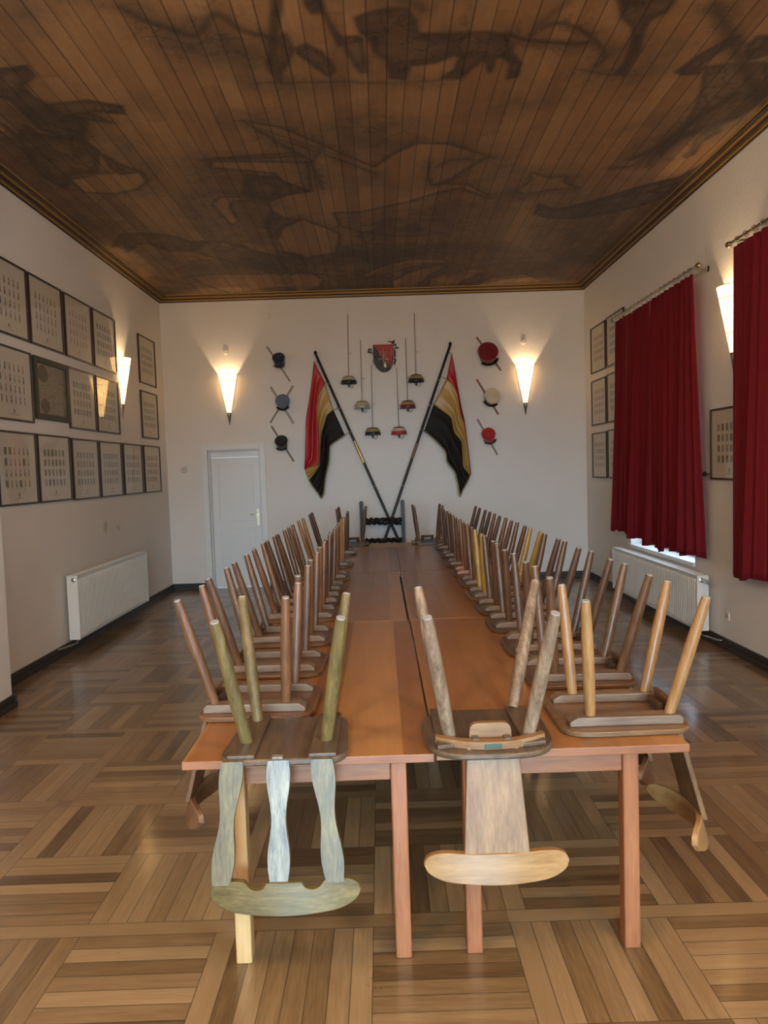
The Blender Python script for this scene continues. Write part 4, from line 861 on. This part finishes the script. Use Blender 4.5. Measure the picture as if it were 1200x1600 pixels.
def make_sconce(label, loc, rz):
    """local: wall plane y=0, room towards -y"""
    t = thing('wall_sconce', label, 'wall lamp', loc, rz, 'parchment cone wall sconces')
    f = lambda x, y, z: (x, y*.95-.004, z)
    prof = [(.142+(.030-.142)*k/14, .0-.575*k/14) for k in range(15)]
    MB().lathe(prof, 20, f, cap=False, a0=PI, a1=2*PI).build('lamp_shade', SHADE, t, smooth=60, solid=.003)
    for z in (0, -.105, -.405):
        r = .142+(.030-.142)*(-z/.575)+.002
        MB().tube([f(r*math.cos(PI+PI*k/16), r*math.sin(PI+PI*k/16), z) for k in range(17)], .0032, 6).build('shade_ring', SMET, t, smooth=60)
    for s in (-1, 1): MB().tube([(s*.144, -.006, .002), (s*.031, -.006, -.575), (0, -.008, -.755)], .005, 6).build('side_rod', SMET, t, smooth=60)
    MB().lathe([(.031, -.575), (.028, -.60), (.004, -.755)], 12, f, cap=False, a0=PI, a1=2*PI).build('tip', SMET, t, smooth=50, solid=.003)
    MB().box(-.03, .03, -.012, 0, -.50, -.10).build('back_plate', SMET, t)
    MB().lathe([(.012, -.34), (.013, -.30), (.030, -.25), (.034, -.22), (.028, -.19), (.002, -.175)], 12, lambda x, y, z: (x*.7, y*.7-.045, z)).build('bulb', BULB, t, smooth=60)
    l = bpy.data.lights.new('sconce_light', 'POINT'); l.energy = BULB_W; l.color = LAMP_COL; l.shadow_soft_size = .02
    lo = bpy.data.objects.new('sconce_light', l); C.objects.link(lo); lo.parent = t; lo.location = (0, -.078, -.20)
    return t
bm_, bn_, bb_ = mat('lit_bulb'); bb_.inputs['Emission Color'].default_value = (1, .75, .45, 1); bb_.inputs['Emission Strength'].default_value = 8.0; BULB = bm_
make_sconce('lit cone wall lamp on the back wall above the white door', (-2.262, YB, 3.254), 0)
make_sconce('lit cone wall lamp on the back wall, right of the student caps', (2.222, YB, 3.262), 0)
make_sconce('lit cone wall lamp on the left wall among the framed sheets', (XL, 9.36, 3.253), PI/2)
make_sconce('lit cone wall lamp on the right wall between the two curtained windows', (XR, 6.52, 3.253), -PI/2)
# added unseen lamps that brighten the hall from beside and behind the camera
for lab, loc, rz in (('added unseen cone lamp on the left wall pier, just ahead of the camera', (XP, 3.6, 3.253), PI/2), ('added unseen cone lamp on the left wall pier, beside the camera', (XP, .6, 3.253), PI/2),
                     ('added unseen cone lamp on the left wall pier, behind the camera', (XP, -2.2, 3.253), PI/2), ('added unseen cone lamp on the right wall, just ahead of the camera', (XR, 3.2, 3.253), -PI/2),
                     ('added unseen cone lamp on the right wall, beside the camera', (XR, 1.0, 3.253), -PI/2), ('added unseen cone lamp on the right wall, behind the camera', (XR, -2.5, 3.253), -PI/2),
                     ('added unseen cone lamp on the rear wall, left of its glazed doors', (2.55, YN, 3.253), PI), ('added unseen cone lamp on the rear wall, right of its glazed doors', (-2.2, YN, 3.253), PI)):
    make_sconce(lab, loc, rz)
def globe(label, loc, watts):  # glowing globes added out of view to give the hall warm fill
    t = thing('fill_globe', label, 'added fill lamp', loc, 0, 'added fill globes over the near end of the hall')
    MB().lathe([(.002, -.20)]+[(.20*math.sin(PI*k/16), -.20*math.cos(PI*k/16)) for k in range(1, 16)]+[(.002, .20)], 24).build('lamp_globe', OPAL, t, smooth=60)
    MB().tube([(0, 0, .19), (0, 0, CZ-loc[2]-.03)], .006, 8).build('cord', SMET, t)
    MB().lathe([(.05, .17), (.05, .22), (.02, .25)], 16).build('globe_holder', SMET, t, smooth=40)
    MB().lathe([(.06, CZ-loc[2]), (.06, CZ-loc[2]-.03), (.01, CZ-loc[2]-.05)], 16).build('canopy', SMET, t, smooth=40)
OPAL, _nt, _b = mat('fill_globe_glow'); _b.inputs['Base Color'].default_value = (.8, .75, .65, 1)
_b.inputs['Emission Color'].default_value = (1.0, .74, .46, 1); _b.inputs['Emission Strength'].default_value = GLOBE_EMIT
globe('added left fill globe, unseen above the camera end of the hall', (-1.5, .6, 3.35), 0)
globe('added right fill globe, unseen above the camera end of the hall', (1.6, .6, 3.35), 0)
globe('added rear fill globe, unseen behind the camera', (0.0, -1.6, 3.35), 0)
def cover(label, loc, rot, r=.042):
    o = MB().lathe([(r, 0), (r, .004), (r*.9, .010), (.002, .012)], 20).build('junction_cover', GREYWHITE, smooth=40, loc=loc)
    o.rotation_euler = rot; return tag(o, label, 'cover', 'round white junction covers')
cover('round white cover on the back wall above the lamp over the door', (-2.272, YB, 3.592), (PI/2, 0, 0))
cover('round white cover on the back wall above the right-hand lamp', (2.214, YB, 3.602), (PI/2, 0, 0))
cover('round white cover on the back wall high above the navy cap', (-1.617, YB, 4.102), (PI/2, 0, 0))
cover('round white cover on the left wall above the lamp', (XL, 9.22, 3.593), (PI/2, 0, PI/2))
def socket(label, loc, rz):
    t = thing('wall_socket', label, 'socket', loc, rz, 'white wall sockets')
    MB().prism(rounded([(-.041, -.041), (.041, -.041), (.041, .041), (-.041, .041)], .008), -.010, 0, lambda a, b, d: (a, d, b)).build('socket_plate', GREYWHITE, t, bevel=.002)
    MB().lathe([(.024, 0), (.022, .003), (.019, .0015), (.002, .001)], 20, lambda a, b, c: (a, -.010-c, b)).build('socket_well', plain('socket_shadow_grey', (.35, .34, .31), .5), t, smooth=40)
socket('white wall socket low on the right wall beside the radiator', (XR, 6.667, .313), -PI/2)
socket('white wall socket low on the back wall near the right corner', (2.724, YB, .304), 0)

# ------------------------------------------------------------------ caps and their ribbons on the back wall
RIB = [((-1.65, 3.653), (-1.3, 3.112)), ((-1.601, 3.03), (-1.253, 2.465)), ((-1.254, 3.042), (-1.611, 2.483)), ((-1.592, 2.433), (-1.258, 1.887)), ((1.484, 3.712), (1.853, 3.194)), ((1.482, 3.069), (1.807, 2.524)), ((1.485, 2.463), (1.786, 1.903))]
CAPS = [(-1.457, 3.374), (-1.411, 2.769), (-1.432, 2.134), (1.646, 3.411), (1.688, 2.766), (1.65, 2.16)]
RIB = [((-1.651, 3.654), (-1.321, 3.119)), ((-1.623, 3.047), (-1.293, 2.484)), ((-1.28, 3.053), (-1.65, 2.505)), ((-1.633, 2.459), (-1.315, 1.914)), ((1.505, 3.691), (1.864, 3.18)), ((1.494, 3.063), (1.81, 2.524)), ((1.489, 2.465), (1.782, 1.911))]
CAPS = [(-1.464, 3.381), (-1.435, 2.787), (-1.475, 2.161), (1.662, 3.397), (1.695, 2.764), (1.651, 2.167)]

def stripes(name, cols):
    m, nt, b = mat(name); n = N(nt); u = n.sep(n.obj())[0]
    t = n.math('ADD', n.math('DIVIDE', u, .030), .5); col = None
    for k, c in enumerate(cols):
        col = c4(c) if col is None else n.mix(n.math('GREATER_THAN', t, k/len(cols)), col, c4(c))
    nt.links.new(col, b.inputs['Base Color']); b.inputs['Roughness'].default_value = .6
    return m
BK, GD, RD, CR, NV, SI = (.02, .018, .016), (.42, .30, .12), (.35, .02, .02), (.62, .55, .42), (.02, .025, .09), (.38, .36, .33)
RM = [stripes('ribbon_stripes_%d' % k, c) for k, c in enumerate([(BK, CR, BK, CR), (BK, CR, SI, BK), (SI, BK, CR, BK), (BK, SI, BK, GD), (BK, GD, RD, BK), (RD, BK, GD, RD), (BK, CR, BK, GD)])]
RL = ['behind the navy cap', 'falling to the right behind the slate blue cap', 'falling to the left behind the slate blue cap', 'behind the black cap', 'behind the large dark red cap', 'behind the cream cap', 'behind the small bright red cap']
for k, (a, b) in enumerate(RIB):
    ax, az = a; bx, bz = b; L = math.hypot(bx-ax, bz-az); ang = math.atan2(bx-ax, az-bz)
    o = MB().box(-.015, .015, -.002, .002, -L/2, L/2).build('sash_ribbon', RM[k], loc=((ax+bx)/2, YB-.004-.005*(k == 2), (az+bz)/2))
    o.rotation_euler = (0, -ang, 0)
    tag(o, 'narrow striped ribbon %s' % RL[k], 'ribbon', 'striped ribbons on the back wall')
def velour(name, c):
    m = plain(name, c, .9); b = m.node_tree.nodes['Principled BSDF']; b.inputs['Sheen Weight'].default_value = .3; return m
VIS = plain('black_patent_visor', (.012, .012, .013), .25)
def cap(label, x, z, r, h, col, bandc, tilt, roll=0, dent=0):
    t = thing('student_cap', label, 'cap', (x, YB-.012-r*.92*math.sin(math.radians(tilt)), z-.01), 0, 'student caps on the back wall')
    t.rotation_euler = (math.radians(90-tilt), math.radians(roll), 0)
    m = velour('cap_cloth', col)
    prof = [(r*.80, .03), (r*.84, h*.45), (r*.97, h*.78), (r*1.0, h*.90), (r*.97, h*.975), (r*.80, h*1.03), (r*.40, h*1.015), (.002, h*1.0)]
    f = lambda a, b, c: (a*(1-.0*c), b*1.10, c-(dent*max(0, 1-((a-.03)**2+(b-.02)**2)/(r*r*.3))))
    MB().lathe(prof, 32, f, m.name and 0).build('crown', m, t, smooth=70)
    MB().lathe([(r*.79, .004), (r*.80, .034), (r*.825, .034), (r*.825, .004)], 32, lambda a, b, c: (a, b*1.10, c), cap=False).build('cap_band', plain('cap_band_cloth', bandc, .6), t, smooth=40)
    MB().lathe([(r*.815, .018), (r*.835, .018), (r*.835, .022), (r*.815, .022)], 32, lambda a, b, c: (a, b*1.10, c), cap=False).build('band_piping', plain('cap_piping', GD, .5), t, smooth=40)
    vz = MB(); P = []
    for i in range(13):
        a = PI+.55+(PI-1.1)*i/12
        P.append([(r*q*math.cos(a), r*q*math.sin(a)*1.10, .006+.035*(q-.8)*2) for q in (.80, .95, 1.10)])
    vz.grid(P); vz.build('visor', VIS, t, smooth=60, solid=.003)
    return t
cap('navy student cap hanging at the top of the left cap column', *CAPS[0], .095, .145, (.014, .018, .075), (.01, .01, .03), 42)
cap('slate blue student cap hanging in the middle of the left column', *CAPS[1], .108, .10, (.13, .17, .23), (.012, .012, .012), 30)
cap('black student cap hanging at the bottom of the left column', *CAPS[2], .098, .13, (.010, .010, .012), (.012, .012, .012), 40)
cap('large dark red student cap hanging at the top of the right column', *CAPS[3], .150, .150, (.20, .006, .014), (.16, .005, .010), 26, -14)
cap('cream student cap hanging in the middle of the right column', *CAPS[4], .122, .12, (.66, .58, .43), (.02, .015, .012), 24, 14, .030)
cap('small bright red student cap hanging at the bottom of the right column', *CAPS[5], .104, .14, (.42, .012, .018), (.20, .006, .01), 38, -16)

# ------------------------------------------------------------------ fencing sabres
STEEL = plain('dull_blade_steel', (.30, .27, .22), .4, .8)
SAB = [(-.434, 3.09, 4.091, -.418, (.36, .27, .14), (.55, .48, .36), BK, 'tan and black guard, top of the left three'), (-.246, 2.713, 3.699, -.241, GD, (.55, .48, .34), SI, 'gold and silver guard, middle of the left three'), (-.101, 2.316, 3.316, -.091, (.06, .05, .03), GD, BK, 'black and gold guard, bottom of the left three'),
       (.572, 3.082, 4.069, .578, BK, GD, BK, 'black and gold guard, top of the right three'), (.436, 2.70, 3.706, .438, BK, GD, (.22, .02, .015), 'black, gold and dark red guard, middle of the right three'), (.294, 2.313, 3.276, .290, (.05, .045, .035), (.62, .56, .45), (.40, .025, .02), 'black, cream and bright red guard, bottom of the right three')]
for k, (x, z, zt, xt, c1, c2, c3, lab) in enumerate(SAB):
    t = thing('fencing_sabre', 'slim sabre hung hilt down, %s' % lab, 'sabre', (x, YB-.125, z), 0, 'fencing sabres on the back wall')
    prof = [(.050, .066), (.078, .058), (.088, .046), (.103, .022), (.111, .000), (.115, -.024), (.114, -.040)]
    cm = [plain('guard_stripe', c, .45, .2) for c in (c1, c2, c3)]
    g = MB()
    for i in range(len(prof)-1):
        g.lathe(prof[i:i+2], 28, cap=False, mi=(0, 0, 1, 1, 2, 2)[i])
    for i in range(14):
        a = 2*PI*i/14; g.lathe([(.001, -.012), (.011, -.006), (.011, .006), (.001, .012)], 6, lambda p, q, s, a=a: (.110*math.cos(a)+p, .110*math.sin(a)+q, -.042+s), mi=2)
    g.build('basket_guard', cm, t, smooth=40)
    MB().tube([(0, 0, .05), (xt-x, .09, zt-z)], [.0062, .0042], 8).build('blade', STEEL, t, smooth=60)
    MB().tube([(0, 0, .05), (0, 0, -.03), (0, 0, -.085), (0, 0, -.10)], [.011, .014, .013, .008], 10).build('grip', plain('dark_grip', (.05, .035, .025), .6), t, smooth=50)
    MB().tube([(.04+.028*math.cos(a), -.02, -.075+.035*math.sin(a)) for a in [PI*.9+1.3*PI*i/12 for i in range(13)]], .004, 6).build('wrist_loop', plain('loop_leather', (.20, .14, .09), .6), t, smooth=60)
    zc = min(.42, .42); MB().tube([(0.0+(xt-x)*.4, .036, .05+(zt-z)*.36), (.05, .125, .05+(zt-z)*.36+.01)], .003, 6).build('wall_hook', STEEL, t)

# ------------------------------------------------------------------ shield with monogram
sh = thing('heraldic_shield', 'small black and red shield with a looped gold monogram, high on the back wall', 'shield', (0, YB, 0))
OUT = [(-.055, 3.619), (.25, 3.618), (.25, 3.42), (.234, 3.32), (.186, 3.233), (.096, 3.198), (.015, 3.239), (-.04, 3.329), (-.058, 3.443)]
ol = rounded(OUT, [.004, .004, .08, .05, .05, .05, .05, .05, .05], 5)
DZ_ = lambda x, z: -.030-.030*math.cos((x-.097)/.16*1.35)
def clip(P, side):
    A, B = Vector((-.057, 3.621)), Vector((.190, 3.290)); nrm = Vector((-(B-A).y, (B-A).x)); f = lambda p: (Vector(p)-A).dot(nrm)*side
    o = []
    for i in range(len(P)):
        p, q = P[i-1], P[i]; a, b = f(p), f(q)
        if (a >= 0) != (b >= 0): tt = a/(a-b); o.append((p[0]+(q[0]-p[0])*tt, p[1]+(q[1]-p[1])*tt))
        if b >= 0: o.append(q)
    return o
RED = plain('shield_red', (.33, .014, .010), .5); BLKS = plain('shield_black', (.008, .008, .008), .5)
for side, m, nm in ((1, RED, 'red_field'), (-1, BLKS, 'black_field')):
    MB().prism(clip(ol, side), -.055, -.02, lambda a, b, d: (a, d, b)).build(nm, m, sh, bevel=.003)
GOLDL = plain('pale_gold_lettering', (.62, .46, .30), .4, .2)
lt = MB()
for P in ([(.078, 3.508), (.043, 3.509), (.035, 3.484), (.066, 3.451), (.091, 3.419), (.096, 3.375)], [(.097, 3.548), (.097, 3.413)], [(.163, 3.505), (.132, 3.506), (.105, 3.463), (.141, 3.405), (.167, 3.410)],
          [(.068, 3.41), (.027, 3.415), (.017, 3.399), (.039, 3.386), (.068, 3.407), (.096, 3.375), (.128, 3.399), (.160, 3.389), (.176, 3.398), (.160, 3.411), (.141, 3.399)],
          [(.096, 3.375), (.12, 3.358), (.10, 3.324), (.085, 3.344), (.095, 3.372)], [(.215, 3.544), (.2145, 3.459), (.228, 3.448)]):
    Q = smooth_line([Vector((a, -.058, b)) for a, b in P], len(P)*5); lt.tube(Q, .0048, 6)
lt.build('monogram', GOLDL, sh, smooth=60)
random.seed(11); og = MB(); 
def leafy(x, z, s, a):
    og.tube([(x, -.06, z), (x+s*.5*math.cos(a), -.072, z+s*.5*math.sin(a)), (x+s*math.cos(a), -.062, z+s*math.sin(a))], [.002, s*.26, .002], 6)
for i in range(26):
    k = i/25; x = -.05+.29*k; z = 3.40-.165*math.sin(PI*k)+random.uniform(-.012, .02); leafy(x, z, random.uniform(.03, .055), random.uniform(0, 6.28))
og.build('silver_foliage', plain('tarnished_silver_relief', (.24, .23, .20), .4, .5), sh, smooth=60)
og = MB()
for P in ([(-.062, 3.49), (-.10, 3.52), (-.135, 3.50), (-.12, 3.56), (-.085, 3.565), (-.08, 3.52)], [(.17, 3.66), (.22, 3.665), (.25, 3.62), (.262, 3.69), (.235, 3.64)], [(.25, 3.60), (.285, 3.62), (.29, 3.585)], [(.262, 3.56), (.30, 3.565), (.335, 3.56)], [(.26, 3.55), (.275, 3.50), (.262, 3.45), (.29, 3.43)], [(.255, 3.42), (.28, 3.38), (.25, 3.33), (.27, 3.31)]):
    Q = smooth_line([Vector((a, -.035, b)) for a, b in P], 16); og.tube(Q, [.006+.006*math.sin(PI*i/15) for i in range(16)], 6)
og.build('iron_scrollwork', plain('dark_iron_scroll', (.07, .065, .05), .45, .6), sh, smooth=60)
MB().box(.098, .136, -.066, -.05, 3.272, 3.325).box(.104, .130, -.068, -.05, 3.325, 3.352).build('castle_tower', plain('pale_brass_tower', (.55, .50, .34), .4, .3), sh, bevel=.003)
for xx in (.02, .17): MB().box(xx-.01, xx+.01, -.024, 0, 3.40, 3.43).build('wall_mount', SMET, sh)

# ------------------------------------------------------------------ flags on crossed poles
SATIN = lambda nm, c, r=.45: plain(nm, c, r)
CR_ = SATIN('red_flag_satin', (.42, .012, .016)); CG_ = SATIN('gold_flag_satin', (.46, .28, .07), .38); CB_ = plain('black_flag_satin', (.013, .010, .008), .65, 0, .25); FRG = plain('gold_fringe', (.30, .22, .10), .8)
POLE = plain('black_lacquered_pole', (.010, .009, .008), .35, 0, .3)
E = dict(
 L=dict(E0=[(-0.944, 3.4), (-1.004, 3.003), (-1.093, 2.531), (-1.119, 2.144), (-1.143, 1.792)], E1=[(-0.792, 3.063), (-0.88, 2.925), (-0.93, 2.659), (-0.911, 2.286), (-0.918, 1.853), (-1.109, 1.806), (-1.143, 1.785)],
        E2=[(-0.68, 2.659), (-0.783, 2.588), (-0.872, 2.33), (-0.901, 2.062), (-0.913, 1.83), (-0.992, 1.735), (-1.086, 1.618)], E3=[(-0.521, 2.281), (-0.752, 2.132), (-0.77, 1.908), (-0.837, 1.64), (-0.868, 1.415), (-0.909, 1.341)]),
 R=dict(E0=[(1.114, 3.452), (1.147, 3.236), (1.193, 2.911), (1.239, 2.6), (1.276, 2.444), (1.318, 2.023), (1.352, 1.632)], E1=[(1.026, 3.063), (1.11, 3.006), (1.185, 2.811), (1.218, 2.5), (1.268, 2.413), (1.312, 2.024), (1.345, 1.629)],
        E2=[(0.821, 2.691), (1.08, 2.497), (1.121, 2.263), (1.227, 2.135), (1.24, 1.745), (1.342, 1.614)], E3=[(0.67, 2.301), (0.822, 2.172), (0.988, 1.98), (0.992, 1.831), (1.121, 1.663), (1.155, 1.482), (1.174, 1.301)]))
def flag(key, label, top, slope, hoist, yoff, sleeve):
    """top: pole tip (x, z); slope dx/dz"""
    x0, z0 = top; Y1 = YB-.115-yoff; foot = (x0+slope*(0-z0), Y1-.14, 0.0)
    t = thing('flag', label, 'flag', (foot[0], foot[1], 0), 0, 'flags on crossed poles')
    o = Vector((foot[0], foot[1], 0)); tip = Vector((x0, Y1, z0))-o
    at = lambda z: Vector((x0+slope*(z-z0), foot[1]+(Y1-foot[1])*z/z0, z))-o
    MB().tube([at(0), at(z0*.5), tip], [.021, .020, .019], 12).build('flag_pole', POLE, t, smooth=50)
    MB().tube([tip, tip+Vector((0, 0, .02)), tip+Vector((0, 0, .05))], [.024, .026, .004], 12).build('finial', POLE, t, smooth=50)
    MB().tube([at(sleeve[0]), at(sleeve[1])], .0225, 12).build('pole_sleeve', sleeve[2], t, smooth=50)
    bl = MB()
    for z in (3.05, 2.68, 2.32, 1.5): p = at(z); bl.lathe([(.001, -.012), (.012, -.006), (.012, .006), (.001, .012)], 8, lambda a, b, c, p=p: (p.x+a, p.y-.02+b, p.z+c))
    bl.build('pole_studs', SMET, t, smooth=60)
    D = E[key]; nv, nu = 46, 14; edges = [smooth_line([Vector(p) for p in D[k]], nv+1) for k in ('E0', 'E1', 'E2', 'E3')]
    sg = 1 if key == 'L' else -1
    cl = MB(); fringe = []
    for si in range(3):
        P = []
        for j in range(nv+1):
            row = []; v = j/nv
            for i in range(nu+1):
                u = i/nu; q = edges[si][j].lerp(edges[si+1][j], u); s = si+u
                dep = .030*math.sin(2*PI*(s*1.35+.12*v))*min(1, v*2.2+.15)+.012*math.sin(2*PI*(s*3.1)+v*2)*v
                row.append((q.x-o.x, Y1-.005-dep-o.y+.02*(1-v), q.y))
            P.append(row)
        cl.grid(P, si); 
        if si == 2: fringe = [r[-1] for r in P]+P[-1][::-1]
    cl.build('flag_cloth', [CR_, CG_, CB_], t, smooth=180, solid=.003)
    MB().tube(fringe, .010, 6).build('gold_fringe', FRG, t, smooth=60)
    tie = MB()
    for (hx, hz) in hoist: 
        q = min((at(z) for z in [hz+.01*k for k in range(-10, 25)]), key=lambda p: (p-Vector((hx-o.x, Y1-o.y, hz))).length); tie.tube([q, Vector((hx-o.x, Y1-.01-o.y, hz))], .006, 6)
    tie.build('tie_cords', FRG, t, smooth=60)
    return t
flag('L', 'red, gold and black flag hanging from the left-leaning pole of the crossed pair', (-.917, 3.503), -.4075, [(-.93, 3.38), (-.792, 3.063), (-.68, 2.66), (-.525, 2.285)], 0, (1.86, 2.19, plain('brass_pole_sleeve', (.45, .33, .15), .3, .8)))
flag('R', 'red, gold and black flag hanging from the right-leaning pole of the crossed pair', (1.093, 3.563), .3728, [(1.10, 3.44), (1.026, 3.063), (.83, 2.69), (.675, 2.30)], .045, (1.90, 2.12, plain('brown_pole_sleeve', (.14, .08, .045), .4)))
